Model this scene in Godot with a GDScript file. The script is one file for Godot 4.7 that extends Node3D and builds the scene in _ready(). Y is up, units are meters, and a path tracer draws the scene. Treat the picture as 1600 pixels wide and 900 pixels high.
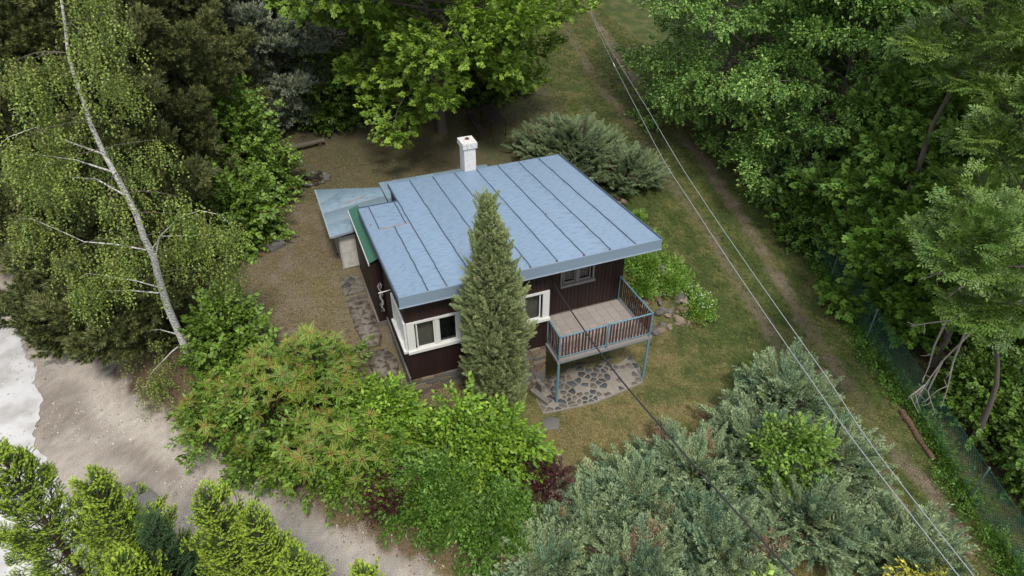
extends Node3D
# World axes: x = along the cabin's front to the right, y = up, z = towards the front. P(u, v, h): v runs to the back.

var rng := RandomNumberGenerator.new()
var taken := {}
var M := {}
var S := {}
var cube: BoxMesh
var rod: CylinderMesh
var n_big := FastNoiseLite.new()
var n_mid := FastNoiseLite.new()
var n_fine := FastNoiseLite.new()

func P(u: float, v: float, h: float) -> Vector3:
	return Vector3(u, h, -v)

# ---------------------------------------------------------------- naming
func numbered(called: String) -> String:
	if not taken.has(called):
		taken[called] = 0
		return called
	taken[called] += 1
	return "%s_%03d" % [called, taken[called]]

func tag(o: Node, label: String, category := "", group := "", kind := "") -> Node:
	if label != "": o.set_meta("label", label)
	if category != "": o.set_meta("category", category)
	if group != "": o.set_meta("group", group)
	if kind != "": o.set_meta("kind", kind)
	return o

func thing(called: String, at: Vector3, label: String, category: String, group := "") -> Node3D:
	var o := Node3D.new()
	o.name = numbered(called)
	add_child(o)
	o.position = at
	tag(o, label, category, group)
	return o

func group_node(called: String, parent: Node) -> Node3D:
	var o := Node3D.new()
	o.name = called
	parent.add_child(o, true)
	return o

# ---------------------------------------------------------------- textures and materials
func noise_of(freq: float, sd: int, oct := 4) -> FastNoiseLite:
	var n := FastNoiseLite.new()
	n.noise_type = FastNoiseLite.TYPE_SIMPLEX_SMOOTH
	n.frequency = freq
	n.seed = sd
	n.fractal_octaves = oct
	return n

func ramp_tex(size: int, freq: float, sd: int, stops: Array, oct := 4) -> ImageTexture:
	var im: Image = noise_of(freq, sd, oct).get_seamless_image(size, size)
	var g := Gradient.new()
	var offs := PackedFloat32Array()
	var cols := PackedColorArray()
	for s in stops:
		offs.append(s[0])
		cols.append(s[1])
	g.offsets = offs
	g.colors = cols
	var out := Image.create(size, size, false, Image.FORMAT_RGB8)
	for y in size:
		for x in size:
			out.set_pixel(x, y, g.sample(im.get_pixel(x, y).r))
	return ImageTexture.create_from_image(out)

func bump_tex(size: int, freq: float, sd: int, strength: float, oct := 4) -> ImageTexture:
	var im: Image = noise_of(freq, sd, oct).get_seamless_image(size, size)
	im.convert(Image.FORMAT_RGBA8)
	im.bump_map_to_normal_map(strength)
	return ImageTexture.create_from_image(im)

func grey(a: float) -> Color:
	return Color(a, a, a)

func mat(c: Color, rough := 0.8, tex: Texture2D = null, scale := Vector3.ONE, bump: Texture2D = null, metal := 0.0) -> StandardMaterial3D:
	var m := StandardMaterial3D.new()
	m.albedo_color = c
	m.roughness = rough
	m.metallic = metal
	if tex or bump:
		m.uv1_triplanar = true
		m.uv1_world_triplanar = true
		m.uv1_scale = scale
	if tex: m.albedo_texture = tex
	if bump:
		m.normal_enabled = true
		m.normal_texture = bump
	return m

func leaf_mat(back: float, rough := 0.5) -> StandardMaterial3D:
	var m := StandardMaterial3D.new()
	m.vertex_color_use_as_albedo = true
	m.roughness = rough
	m.metallic_specular = 0.45
	m.cull_mode = BaseMaterial3D.CULL_DISABLED
	if back > 0.0:
		m.backlight_enabled = true
		m.backlight = Color(back, back, back * 0.6)
	return m

func srgb(c: Color) -> Color:
	return c.linear_to_srgb()

# ---------------------------------------------------------------- small builders
func bx(parent: Node, called: String, m: Material, centre: Vector3, size: Vector3, b := Basis.IDENTITY) -> MeshInstance3D:
	var o := MeshInstance3D.new()
	o.name = called
	o.mesh = cube
	o.material_override = m
	o.transform = Transform3D(b * Basis.from_scale(size), centre)
	parent.add_child(o, true)
	return o

func pipe(parent: Node, called: String, m: Material, a: Vector3, b: Vector3, r: float) -> MeshInstance3D:
	var o := MeshInstance3D.new()
	o.name = called
	o.mesh = rod
	o.material_override = m
	var y := b - a
	var l := y.length()
	y /= l
	var x := y.cross(Vector3(0.31, 0.2, 0.93)).normalized()
	o.transform = Transform3D(Basis(x * r * 2.0, y * l, x.cross(y) * r * 2.0), (a + b) / 2.0)
	parent.add_child(o, true)
	return o

func new_st() -> SurfaceTool:
	var st := SurfaceTool.new()
	st.begin(Mesh.PRIMITIVE_TRIANGLES)
	return st

func commit(st: SurfaceTool, called: String, m: Material, parent: Node) -> MeshInstance3D:
	var o := MeshInstance3D.new()
	o.name = called
	o.mesh = st.commit()
	o.material_override = m
	parent.add_child(o, true)
	return o

func put(mesh: Mesh, called: String, m: Material, parent: Node, t: Transform3D) -> MeshInstance3D:
	var o := MeshInstance3D.new()
	o.name = called
	o.mesh = mesh
	o.material_override = m
	o.transform = t
	parent.add_child(o, true)
	return o

func tube(st: SurfaceTool, pts: PackedVector3Array, rads: PackedFloat32Array, sides: int) -> void:
	var n := pts.size()
	var rings: Array[PackedVector3Array] = []
	var norms: Array[PackedVector3Array] = []
	var x := Vector3.ZERO
	for i in n:
		var d := (pts[mini(i + 1, n - 1)] - pts[maxi(i - 1, 0)]).normalized()
		if i == 0:
			x = d.cross(Vector3(0.23, 0.11, 0.97)).normalized()
		else:
			x = (x - d * x.dot(d)).normalized()
		var y := d.cross(x)
		var ring := PackedVector3Array()
		var nr := PackedVector3Array()
		for k in sides:
			var a := TAU * k / sides
			var w := x * cos(a) + y * sin(a)
			ring.append(pts[i] + w * rads[i])
			nr.append(w)
		rings.append(ring)
		norms.append(nr)
	for i in n - 1:
		for k in sides:
			var k2 := (k + 1) % sides
			for q in [[i, k], [i + 1, k2], [i, k2], [i, k], [i + 1, k], [i + 1, k2]]:
				st.set_normal(norms[q[0]][q[1]])
				st.add_vertex(rings[q[0]][q[1]])

func copies(called: String, mesh: Mesh, m: Material, T: Array[Transform3D], C: PackedColorArray, parent: Node) -> MultiMeshInstance3D:
	var mm := MultiMesh.new()
	mm.transform_format = MultiMesh.TRANSFORM_3D
	mm.use_colors = true
	mm.mesh = mesh
	mm.instance_count = T.size()
	for i in T.size():
		mm.set_instance_transform(i, T[i])
		mm.set_instance_color(i, C[i])
	var o := MultiMeshInstance3D.new()
	o.name = called
	o.multimesh = mm
	o.material_override = m
	o.set_meta("kind", "stuff")
	parent.add_child(o, true)
	return o

func facing(fwd: Vector3, up: Vector3) -> Basis:
	var y := fwd.normalized()
	var z := up - y * up.dot(y)
	if z.length_squared() < 1e-5:
		z = Vector3(0.3, 0.5, 0.8) - y * y.dot(Vector3(0.3, 0.5, 0.8))
	z = z.normalized()
	return Basis(y.cross(z), y, z)

func rvec() -> Vector3:
	return Vector3(rng.randf_range(-1, 1), rng.randf_range(-1, 1), rng.randf_range(-1, 1))

func tint(a: Color, b: Color, t: float, k: float) -> Color:
	var c := a.lerp(b, t)
	k *= 2.0
	return Color(c.r * k, c.g * k, c.b * k)

# ---------------------------------------------------------------- terrain
const YARD_H := [[-30, -1.6], [-12, -0.6], [-6, -0.2], [-3, 0.25], [-1, 0.8], [0, 1.15], [3, 1.5], [6, 1.75], [10, 1.85], [16, 2.1], [24, 2.8], [40, 4.5], [90, 9.0], [400, 20.0]]
const LANE_H := [[-30, -1.8], [-20, -1.2], [-8, -0.5], [-1, 0.0], [2, 0.2], [6, 0.85], [10, 1.55], [16, 2.3], [24, 3.1], [40, 4.8], [90, 9.0], [400, 20.0]]
const ROAD_EDGE := [[-17.5, 17.5], [-13.3, 12.2], [-11.0, 9.3], [-8.5, 4.4], [-7.0, 2.4], [-5.1, 0.0], [-3.7, -2.1], [-1.4, -4.6], [3.0, -9.5], [8.0, -15.0]]
const RUT_L := [[11.4, -14.0], [12.2, -8.0], [12.65, -3.54], [12.95, -1.74], [13.55, 0.9], [14.3, 5.2], [14.6, 9.2], [15.3, 14.2], [15.7, 18.8], [18.0, 30.0], [22.0, 44.0]]
const RUT_R := [[12.9, -14.0], [13.2, -10.3], [13.6, -6.3], [14.4, -2.1], [15.8, 3.0], [16.6, 7.0], [17.0, 9.9], [17.6, 16.0], [18.4, 21.0], [20.6, 31.0], [24.5, 44.0]]
const FENCE := [[24.5, 22.0], [22.2, 16.0], [20.4, 10.4], [19.2, 7.0], [18.3, 4.1], [17.4, 1.15], [16.15, -2.15], [15.28, -5.28], [14.27, -8.32], [13.2, -11.5], [12.1, -14.8]]

func knots(K: Array, v: float) -> float:
	if v <= K[0][0]: return K[0][1]
	for i in range(1, K.size()):
		if v < K[i][0]:
			return lerpf(K[i - 1][1], K[i][1], (v - K[i - 1][0]) / (K[i][0] - K[i - 1][0]))
	return K[-1][1]

func line_d(L: Array, u: float, v: float) -> float:
	var best := 1e9
	var s := 1.0
	for i in L.size() - 1:
		var a: float = L[i][0]
		var b: float = L[i][1]
		var dx: float = L[i + 1][0] - a
		var dy: float = L[i + 1][1] - b
		var t := clampf(((u - a) * dx + (v - b) * dy) / (dx * dx + dy * dy), 0, 1)
		var qx := u - a - t * dx
		var qy := v - b - t * dy
		var d := qx * qx + qy * qy
		if d < best:
			best = d
			s = 1.0 if dx * qy - dy * qx < 0 else -1.0
	return sqrt(best) * s

func ground_h(u: float, v: float, rd := 1e9) -> float:
	if rd > 1e8: rd = line_d(ROAD_EDGE, u, v)
	var y := knots(YARD_H, v)
	var h := lerpf(y, knots(LANE_H, v), smoothstep(1.0, 4.2, u))
	var t := (1.0 - smoothstep(10.0, 11.6, u)) * smoothstep(0.9, 2.6, v) * smoothstep(3.0, 4.3, u)
	h = lerpf(h, maxf(h, 1.75), t)
	var rk := smoothstep(-1.4, 0.0, rd)
	h = lerpf(h, 0.1 + 0.03 * clampf(v, -30.0, 30.0), rk)
	return h + 0.035 * n_big.get_noise_2d(u * 3.0, v * 3.0) * (1.0 - smoothstep(0.5, 2.5, rd))

func on_ground(u: float, v: float, sink := 0.0) -> Vector3:
	return P(u, v, ground_h(u, v) - sink)

# colour of the ground's own matter (linear) and, in alpha, how much grass grows there
func ground_matter(u: float, v: float, rd: float) -> Color:
	var a := n_big.get_noise_2d(u, v)
	var b := n_mid.get_noise_2d(u, v)
	var c := n_fine.get_noise_2d(u, v)
	var dirt := Color(0.17, 0.125, 0.088).lerp(Color(0.24, 0.19, 0.14), clampf(0.5 + b, 0, 1))
	var straw := Color(0.235, 0.185, 0.085).lerp(Color(0.19, 0.165, 0.06), clampf(0.5 + c, 0, 1))
	var green := Color(0.085, 0.115, 0.026).lerp(Color(0.055, 0.085, 0.018), clampf(0.5 + b, 0, 1))
	var g := clampf(0.42 + 0.55 * a + 0.75 * b + 0.3 * c, 0.0, 1.0)
	var grass := 0.85
	var col: Color
	if u > 3.0 or v > 12.0:
		var to_lane := smoothstep(7.5, 12.5, u + 0.18 * v)
		g = clampf(g + 0.75 * to_lane - 0.2, 0, 1)
		col = straw.lerp(green, g)
		if v > 9.0 and u < 12.5:
			var k := smoothstep(9.0, 13.0, v)
			col = col.lerp(dirt.lerp(green, 0.25 + 0.3 * g) * 0.75, 0.75 * k)
			grass = lerpf(0.85, 0.4, k)
	else:
		var bare := clampf(0.55 + 0.6 * a + 0.5 * b, 0, 1)
		col = straw.lerp(green, g * 0.5).lerp(dirt, 0.35 + 0.6 * bare)
		grass = lerpf(0.8, 0.4, bare)
	# wheel ruts
	var rut := minf(absf(line_d(RUT_L, u, v)), absf(line_d(RUT_R, u, v)))
	var rw := 0.15 + 0.2 * b + 0.1 * c
	var rk := 1.0 - smoothstep(rw, rw + 0.26, rut)
	rk *= clampf(0.6 + 0.9 * a + 0.5 * c, 0.1, 0.85)
	col = col.lerp(dirt, rk)
	grass *= 1.0 - 0.85 * rk
	# wood floor
	var fd := -line_d(FENCE, u, v)
	var wood := smoothstep(0.2, 1.6, fd + b)
	wood = maxf(wood, smoothstep(4.2, 5.4, -u + 0.6 * b) * smoothstep(2.5, 4.5, v) )
	wood = maxf(wood, smoothstep(18.0, 20.0, v + b) * (1.0 - smoothstep(12.0, 14.0, u)))
	var litter := Color(0.085, 0.055, 0.034).lerp(Color(0.05, 0.04, 0.022), clampf(0.5 + c, 0, 1)).lerp(Color(0.045, 0.06, 0.016), clampf(a + b, 0, 0.8))
	col = col.lerp(litter, wood)
	grass = lerpf(grass, 0.3, wood)
	# bank above the road: reddish litter
	var bank := smoothstep(-4.5, -1.0, rd) * (1.0 - smoothstep(5.0, 7.0, v)) * smoothstep(-6.0, -3.0, v + 4.0)
	col = col.lerp(Color(0.13, 0.075, 0.045).lerp(Color(0.2, 0.14, 0.09), clampf(0.5 + c, 0, 1)), 0.75 * bank * clampf(0.7 + b, 0, 1))
	# gravel road
	var gk := smoothstep(-0.35, 0.1, rd + 0.5 * b + 0.2 * c)
	var gravel := Color(0.3, 0.265, 0.235).lerp(Color(0.2, 0.17, 0.145), clampf(0.45 + 0.9 * a + 0.7 * b, 0, 1))
	gravel = gravel.lerp(Color(0.4, 0.36, 0.32), smoothstep(0.9, 0.2, absf(rd - 0.75 + 0.5 * a)) * 0.75)
	gravel = gravel * (1.0 + 0.25 * c)
	col = col.lerp(gravel, gk)
	grass *= 1.0 - gk
	col = col * lerpf(1.3, 1.95, gk)
	col.a = clampf(grass, 0, 1)
	return col

func build_ground() -> void:
	var u0 := -17.0
	var v0 := -14.0
	var step := 0.17
	var nu := 250
	var nv := 300
	var g_st := new_st()
	var vs := PackedVector3Array()
	var cs := PackedColorArray()
	var rds := PackedFloat32Array()
	for j in nv + 1:
		for i in nu + 1:
			var u := u0 + i * step
			var v := v0 + j * step
			var rd := line_d(ROAD_EDGE, u, v)
			rds.append(rd)
			vs.append(P(u, v, ground_h(u, v, rd)))
			var c := ground_matter(u, v, rd)
			c.a = 1.0
			cs.append(c)
	var index_g := PackedInt32Array()
	var index_r := PackedInt32Array()
	for j in nv:
		for i in nu:
			var a := j * (nu + 1) + i
			var q := [a, a + nu + 1, a + nu + 2, a, a + nu + 2, a + 1]
			if rds[a] > 0.0:
				index_r.append_array(q)
			else:
				index_g.append_array(q)
	for pair in [[index_g, "ground"], [index_r, "gravel_road"]]:
		var st := new_st()
		st.set_smooth_group(0)
		for i in vs.size():
			st.set_color(cs[i])
			st.add_vertex(vs[i])
		for k in pair[0]: st.add_index(k)
		st.generate_normals()
		var arr := st.commit_to_arrays()
		if pair[1] == "ground":
			var o := commit(st, "ground", M.ground, self)
			tag(o, "", "", "", "structure")
		else:
			var o := commit(st, "gravel_road", M.gravel, self)
			tag(o, "", "", "", "structure")
	# land beyond, out to the horizon
	var f := new_st()
	f.set_smooth_group(0)
	var us := [-400.0, -200.0, -100.0, -60.0, -40.0, -28.0, -16.9, 25.4, 36.0, 50.0, 70.0, 110.0, 200.0, 400.0]
	var vv := [-400.0, -200.0, -100.0, -60.0, -36.0, -22.0, -13.9, 36.9, 50.0, 70.0, 100.0, 150.0, 250.0, 400.0]
	for i in us.size() - 1:
		for j in vv.size() - 1:
			if i == 6 and j == 6: continue
			for q in [[0, 0], [0, 1], [1, 1], [0, 0], [1, 1], [1, 0]]:
				var u: float = us[i + q[0]]
				var v: float = vv[j + q[1]]
				f.set_color(Color(0.06, 0.055, 0.025))
				f.add_vertex(P(u, v, ground_h(u, v) - 0.1))
	f.generate_normals()
	tag(commit(f, "terrain", M.ground, self), "", "", "", "structure")

func build_grass() -> void:
	var st := new_st()
	for k in 9:
		var a := k * 2.4
		var r := rng.randf_range(0.0, 0.05)
		var b := Vector3(cos(a) * r, -0.01, sin(a) * r)
		var l := rng.randf_range(0.05, 0.1)
		var tip := b + Vector3(cos(a + 0.5) * l * 0.7, l * rng.randf_range(0.5, 1.0), sin(a + 0.5) * l * 0.7)
		var side := Vector3(-sin(a), 0, cos(a)) * 0.007
		var k2 := rng.randf_range(0.6, 1.0)
		st.set_color(Color(k2, k2, k2 * rng.randf_range(0.8, 1.1)))
		st.add_vertex(b - side)
		st.add_vertex(tip)
		st.add_vertex(b + side)
	st.generate_normals()
	var tuft := st.commit()
	var T: Array[Transform3D] = []
	var C := PackedColorArray()
	var tries := 0
	while tries < 210000:
		tries += 1
		var u := rng.randf_range(-8.0, 21.0)
		var v := rng.randf_range(-11.0, 34.0)
		if v > 17.0 and u < 10.0: continue
		if u > 0.0 and u < 7.7 and v > 1.2 and v < 9.2: continue
		if u > -0.9 and u < 4.4 and v > 0.0 and v < 9.2: continue
		if u > 3.9 and u < 7.7 and v > -1.2 and v < 1.3: continue
		var rd := line_d(ROAD_EDGE, u, v)
		if rd > 0.6: continue
		var m := ground_matter(u, v, rd)
		if rng.randf() > m.a: continue
		var base := Color(m.r, m.g, m.b)
		var c: Color
		if rng.randf() < 0.45:
			c = base.lerp(Color(0.13, 0.175, 0.03), rng.randf_range(0.2, 0.9))
		else:
			c = base.lerp(Color(0.38, 0.3, 0.14) if u < 11.0 or v > 10.0 else Color(0.2, 0.2, 0.06), rng.randf_range(0.1, 0.7))
		c = c * rng.randf_range(0.6, 1.5)
		c.a = 1
		var s := rng.randf_range(0.6, 1.3)
		if u > 10.5 and rng.randf() < 0.3: s *= 1.6
		T.append(Transform3D(Basis(Vector3.UP, rng.randf() * TAU) * Basis.from_scale(Vector3(s, s * rng.randf_range(0.6, 1.2), s)), P(u, v, ground_h(u, v, rd))))
		C.append(c)
	var g := copies("grass", tuft, M.grass, T, C, self)
	tag(g, "short patchy lawn grass, straw coloured and green, around the cabin", "grass")

func build_pebbles() -> void:
	var T: Array[Transform3D] = []
	var C := PackedColorArray()
	for i in 26000:
		var u := rng.randf_range(-13.5, 0.5)
		var v := rng.randf_range(-6.5, 10.0)
		var rd := line_d(ROAD_EDGE, u, v)
		if rd < -0.5 or rd > 6.0: continue
		if rng.randf() > clampf(0.55 + 1.2 * n_big.get_noise_2d(u * 1.3, v * 1.3), 0.1, 1.0): continue
		var s := 0.01 + 0.032 * pow(rng.randf(), 4.0)
		T.append(Transform3D(Basis.from_euler(rvec() * 3.0) * Basis.from_scale(Vector3(s, s * 0.6, s * 0.8)), P(u, v, ground_h(u, v, rd) + s * 0.2)))
		var k := rng.randf_range(0.2, 0.68)
		C.append(Color(k, k * 0.92, k * 0.85))
	tag(copies("gravel", S.rock0, M.grass, T, C, self), "loose pale pebbles scattered over the dirt road", "gravel")
	# fallen leaves and twigs
	var st := new_st()
	leaf(st, Vector3.ZERO, Vector3(0, 0, 0.07), Vector3.UP, 0.05, Color.WHITE, 0.3)
	st.generate_normals()
	T = []
	C = PackedColorArray()
	for i in 16000:
		var u := rng.randf_range(-8.0, 22.0)
		var v := rng.randf_range(-12.0, 20.0)
		var rd := line_d(ROAD_EDGE, u, v)
		var ok := rd > -3.2 and rd < 0.4 and v < 5.0
		ok = ok or (line_d(FENCE, u, v) < 1.2 and rng.randf() < 0.5) or (v > 11.0 and u < 12.0 and rng.randf() < 0.35) or (u < -1.0 and v > 4.0 and rng.randf() < 0.3)
		if not ok: continue
		if u > -1.2 and u < 7.7 and v > 0.0 and v < 9.6: continue
		var s := rng.randf_range(0.5, 1.3)
		T.append(Transform3D(Basis(Vector3.UP, rng.randf() * TAU) * Basis(Vector3.RIGHT, rng.randf_range(-0.3, 0.3)) * Basis.from_scale(Vector3.ONE * s), P(u, v, ground_h(u, v, rd) + 0.015)))
		C.append(tint(Color(0.1, 0.05, 0.028), Color(0.14, 0.1, 0.06), rng.randf(), rng.randf_range(0.5, 1.2)))
	tag(copies("leaf_litter", st.commit(), M.leaf_dry, T, C, self), "brown fallen leaves lying on the bank and under the trees", "leaves")

# ---------------------------------------------------------------- leaves, needles and sprays
func leaf(st: SurfaceTool, b: Vector3, along: Vector3, nrm: Vector3, wid: float, c: Color, fold := 0.25) -> void:
	var side := along.cross(nrm).normalized() * wid * 0.5
	var up := nrm.normalized() * wid * fold
	var mid := b + along * 0.45
	var tip := b + along - up * 0.5
	st.set_color(c)
	for p in [b, mid - side + up, tip, b, tip, mid + side + up]:
		st.add_vertex(p)

func rose(st: SurfaceTool, b: Vector3, along: Vector3, nrm: Vector3, wid: float, c: Color) -> void:
	# a lobed leaf: three blades from one stalk
	for a in [-0.75, 0.0, 0.75]:
		leaf(st, b, along.rotated(nrm.normalized(), a) * (1.0 if a == 0.0 else 0.8), nrm, wid * 0.55, c, 0.2)

func spray_mesh(n: int, length: float, ll: float, lw: float, lobed: bool, open := 1.0) -> ArrayMesh:
	# a twig along +Y carrying leaves left and right, faces roughly towards +Z
	var st := new_st()
	for i in n:
		var t := (i + 0.6) / n
		var side := -1.0 if i % 2 == 0 else 1.0
		var p := Vector3(rng.randf_range(-0.05, 0.05), length * t, rng.randf_range(-0.07, 0.07))
		var a := lerpf(1.15, 0.2, t) * side * open
		var d := Vector3(sin(a), cos(a), rng.randf_range(-0.6, 0.35)).normalized()
		var nr := Vector3(rng.randf_range(-0.8, 0.8), rng.randf_range(-0.8, 0.5), 1.0).normalized()
		nr = (nr - d * nr.dot(d)).normalized()
		var k := rng.randf_range(0.45, 1.0)
		var c := Color(k * rng.randf_range(0.85, 1.0), k, k * rng.randf_range(0.7, 1.0))
		var s := rng.randf_range(0.75, 1.15)
		if lobed: rose(st, p, d * ll * s, nr, lw * s * 1.6, c)
		else: leaf(st, p, d * ll * s, nr, lw * s, c)
	st.generate_normals()
	return st.commit()

func strand_mesh() -> ArrayMesh:
	# a hanging birch twig along +Y
	var st := new_st()
	var p := Vector3.ZERO
	var sway := rvec() * 0.08
	for i in 26:
		p = Vector3(sway.x * sin(i * 0.2), i * 0.042, sway.z * sin(i * 0.17))
		var a := rng.randf() * TAU
		var d := Vector3(cos(a), 0.7, sin(a)).normalized()
		var nr := d.cross(rvec()).normalized()
		var k := rng.randf_range(0.55, 1.0)
		leaf(st, p + d * rng.randf_range(0.02, 0.09), d * rng.randf_range(0.05, 0.075), nr, 0.055, Color(k, k, k * 0.9))
	st.set_color(Color(0.5, 0.3, 0.5))
	for q in [Vector3(-0.004, 0, 0), Vector3(0, 1.1, 0), Vector3(0.004, 0, 0)]: st.add_vertex(q)
	st.generate_normals()
	return st.commit()

func pine_mesh() -> ArrayMesh:
	var st := new_st()
	for i in 46:
		var t := pow(rng.randf(), 0.7)
		var a := rng.randf() * TAU
		var p := Vector3(0, t * 0.2, 0)
		var d := Vector3(cos(a), lerpf(0.35, 1.6, t), sin(a)).normalized()
		var l := rng.randf_range(0.07, 0.11)
		var s := d.cross(rvec()).normalized() * 0.012
		var k := rng.randf_range(0.35, 0.95)
		st.set_color(Color(k, k, k))
		st.add_vertex(p - s)
		st.add_vertex(p + d * l)
		st.add_vertex(p + s)
	# the shoot and its brown bud
	for i in 3:
		var a := i * TAU / 3
		var b := (i + 1) * TAU / 3
		st.set_color(Color(0.9, 0.6, 0.42))
		st.add_vertex(Vector3(cos(a), 0, sin(a)) * 0.007 + Vector3(0, 0.19, 0))
		st.add_vertex(Vector3(0, 0.25, 0))
		st.add_vertex(Vector3(cos(b), 0, sin(b)) * 0.011 + Vector3(0, 0.17, 0))
	st.generate_normals()
	return st.commit()

func fir_mesh(tips: bool) -> ArrayMesh:
	# a flat forked shoot along +Y: dark old needles and pale new tips
	var st := new_st()
	var axes := [[Vector3.ZERO, Vector3(0, 0.34, 0)], [Vector3(0, 0.1, 0), Vector3(0.15, 0.17, 0)], [Vector3(0, 0.12, 0), Vector3(-0.15, 0.17, 0)], [Vector3(0, 0.2, 0), Vector3(0.1, 0.12, 0)], [Vector3(0, 0.22, 0), Vector3(-0.1, 0.12, 0)]]
	for ax in axes:
		var o: Vector3 = ax[0]
		var d: Vector3 = ax[1]
		var n := int(d.length() / 0.013)
		for i in n:
			var t := (i + 0.5) / n
			var new_growth := tips and t > 0.7
			for s in [-1.0, 1.0, 0.0]:
				var p := o + d * t
				var side: Vector3 = d.normalized().cross(Vector3(0, 0, 1)) * s
				var w: Vector3 = (side + d.normalized() * (0.7 if s != 0.0 else 0.9) + Vector3(0, 0, rng.randf_range(0.0, 0.5) if s != 0.0 else 0.8)).normalized()
				var l := rng.randf_range(0.026, 0.036) * (1.3 if new_growth else 1.0)
				var q: Vector3 = w.cross(rvec()).normalized() * (0.009 if new_growth else 0.006)
				var k := rng.randf_range(0.8, 1.2)
				st.set_color(Color(0.38 * k, 0.5 * k, 0.06 * k) if new_growth else Color(0.085 * k, 0.14 * k, 0.034 * k))
				st.add_vertex(p - q)
				st.add_vertex(p + w * l)
				st.add_vertex(p + q)
	st.generate_normals()
	return st.commit()

func plume_mesh(fine: bool) -> ArrayMesh:
	# a juniper feather along +Y, about one metre long, tips nodding to +Z
	var st := new_st()
	var n := 24 if fine else 18
	for i in n:
		var t := (i + 0.3) / n
		var p := Vector3(0.04 * sin(t * 4.0), t * 0.9, 0.1 * t * t)
		var side := -1.0 if i % 2 == 0 else 1.0
		var l := (0.28 * (1.0 - t) + 0.06) * rng.randf_range(0.65, 1.2) * (1.0 if t > 0.15 else 0.6)
		var d := Vector3(side * rng.randf_range(0.5, 0.75), 0.8, rng.randf_range(-0.2, 0.45)).normalized()
		var m := int(2 + l * 12)
		for j in m + 1:
			var s := j / float(m)
			var q := p + d * l * s * 0.85
			var sd := -1.0 if j % 2 == 0 else 1.0
			var out := d.cross(Vector3(0, 0, 1)).normalized() * sd
			var w := (d + out * (0.55 if j < m else 0.0) + Vector3(0, 0, rng.randf_range(-0.2, 0.5))).normalized()
			var ll := lerpf(0.14, 0.1, s) * rng.randf_range(0.75, 1.2)
			var nr := (Vector3(0, 0, 1) + rvec() * 0.8).normalized()
			nr = (nr - w * nr.dot(w)).normalized()
			var k := rng.randf_range(0.45, 0.8)
			if j == m: k = rng.randf_range(0.75, 0.95)
			var old := 0.0 if t > 0.25 else 0.5
			leaf(st, q, w * ll, nr, 0.036, Color(k * (1.0 - 0.1 * old), k * (1.0 - 0.3 * old), k * (1.0 - 0.5 * old)), 0.35)
	st.generate_normals()
	return st.commit()

func spire_mesh() -> ArrayMesh:
	# a leading juniper shoot along +Y: short branchlets all round a tapering axis
	var st := new_st()
	for i in 44:
		var t := (i + 0.3) / 44.0
		var a := i * 2.399
		var p := Vector3(0.03 * sin(t * 5.0), t * 0.9, 0.03 * cos(t * 4.0))
		var l := (0.2 * (1.0 - t) + 0.035) * rng.randf_range(0.7, 1.15)
		var d := Vector3(cos(a) * 0.55, 0.85, sin(a) * 0.55).normalized()
		var side := d.cross(Vector3(cos(a), 0, sin(a))).normalized()
		for j in 4:
			var w: Vector3 = (d + side * [-0.45, 0.45, -0.2, 0.0][j]).normalized()
			var nr := (Vector3(cos(a), 0.3, sin(a)) + rvec() * 0.6).normalized()
			nr = (nr - w * nr.dot(w)).normalized()
			var k := rng.randf_range(0.6, 0.85) + (0.12 if j == 3 else 0.0)
			leaf(st, p + d * l * [0.1, 0.3, 0.55, 0.6][j], w * (l * 0.45 + 0.045), nr, 0.034, Color(k, k, k), 0.3)
	st.generate_normals()
	return st.commit()

func pinnate(st: SurfaceTool, o: Vector3, d: Vector3, up: Vector3, length: float, pairs: int, ll: float, lw: float, c1: Color, c2: Color) -> void:
	var side := d.cross(up).normalized()
	for i in pairs:
		var t := (i + 1.0) / (pairs + 0.5)
		var p := o + d * length * t - up * 0.22 * length * t * t
		var k := rng.randf_range(0.85, 1.15)
		var c := c1.lerp(c2, t) * k
		var s := sin(PI * clampf(t * 0.8 + 0.15, 0, 1)) * 0.6 + 0.4
		for q in [-1.0, 1.0]:
			var w: Vector3 = (side * q + d * 0.45 - up * 0.35).normalized()
			leaf(st, p, w * ll * s, up, lw * s, c, 0.2)
	leaf(st, o + d * length - up * 0.22 * length, d * ll * 0.8, up, lw, c2)

func sumac_mesh() -> ArrayMesh:
	var st := new_st()
	for i in 9:
		var a := i * 2.399
		var young := i < 3
		var el := 0.9 if young else rng.randf_range(-0.15, 0.45)
		var d := Vector3(cos(a) * cos(el), sin(a) * cos(el), sin(el))
		# rosette opens towards +Z here, turned by the caller
		var up := (Vector3(0, 0, 1) - d * d.z).normalized()
		var g := Color(0.4, 0.56, 0.07)
		var o := Color(0.78, 0.46, 0.14)
		if young: pinnate(st, Vector3.ZERO, d, up, 0.2, 7, 0.07, 0.022, o, Color(0.72, 0.36, 0.13))
		else: pinnate(st, Vector3.ZERO, d, up, rng.randf_range(0.3, 0.42), 9, 0.105, 0.034, g, g.lerp(o, rng.randf_range(0.0, 0.5)))
	st.generate_normals()
	return st.commit()

func ash_mesh() -> ArrayMesh:
	var st := new_st()
	for i in 5:
		var a := (i - 2) * 0.75
		var d := Vector3(sin(a), cos(a), rng.randf_range(-0.2, 0.2)).normalized()
		var k := rng.randf_range(0.6, 0.85)
		pinnate(st, Vector3(0, 0.04 * i, 0), d, (Vector3(0, 0, 1) - d * d.z).normalized(), 0.3, 4, 0.15, 0.065, Color(k, k, k), Color(k * 1.1, k * 1.1, k))
	st.generate_normals()
	return st.commit()

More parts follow.
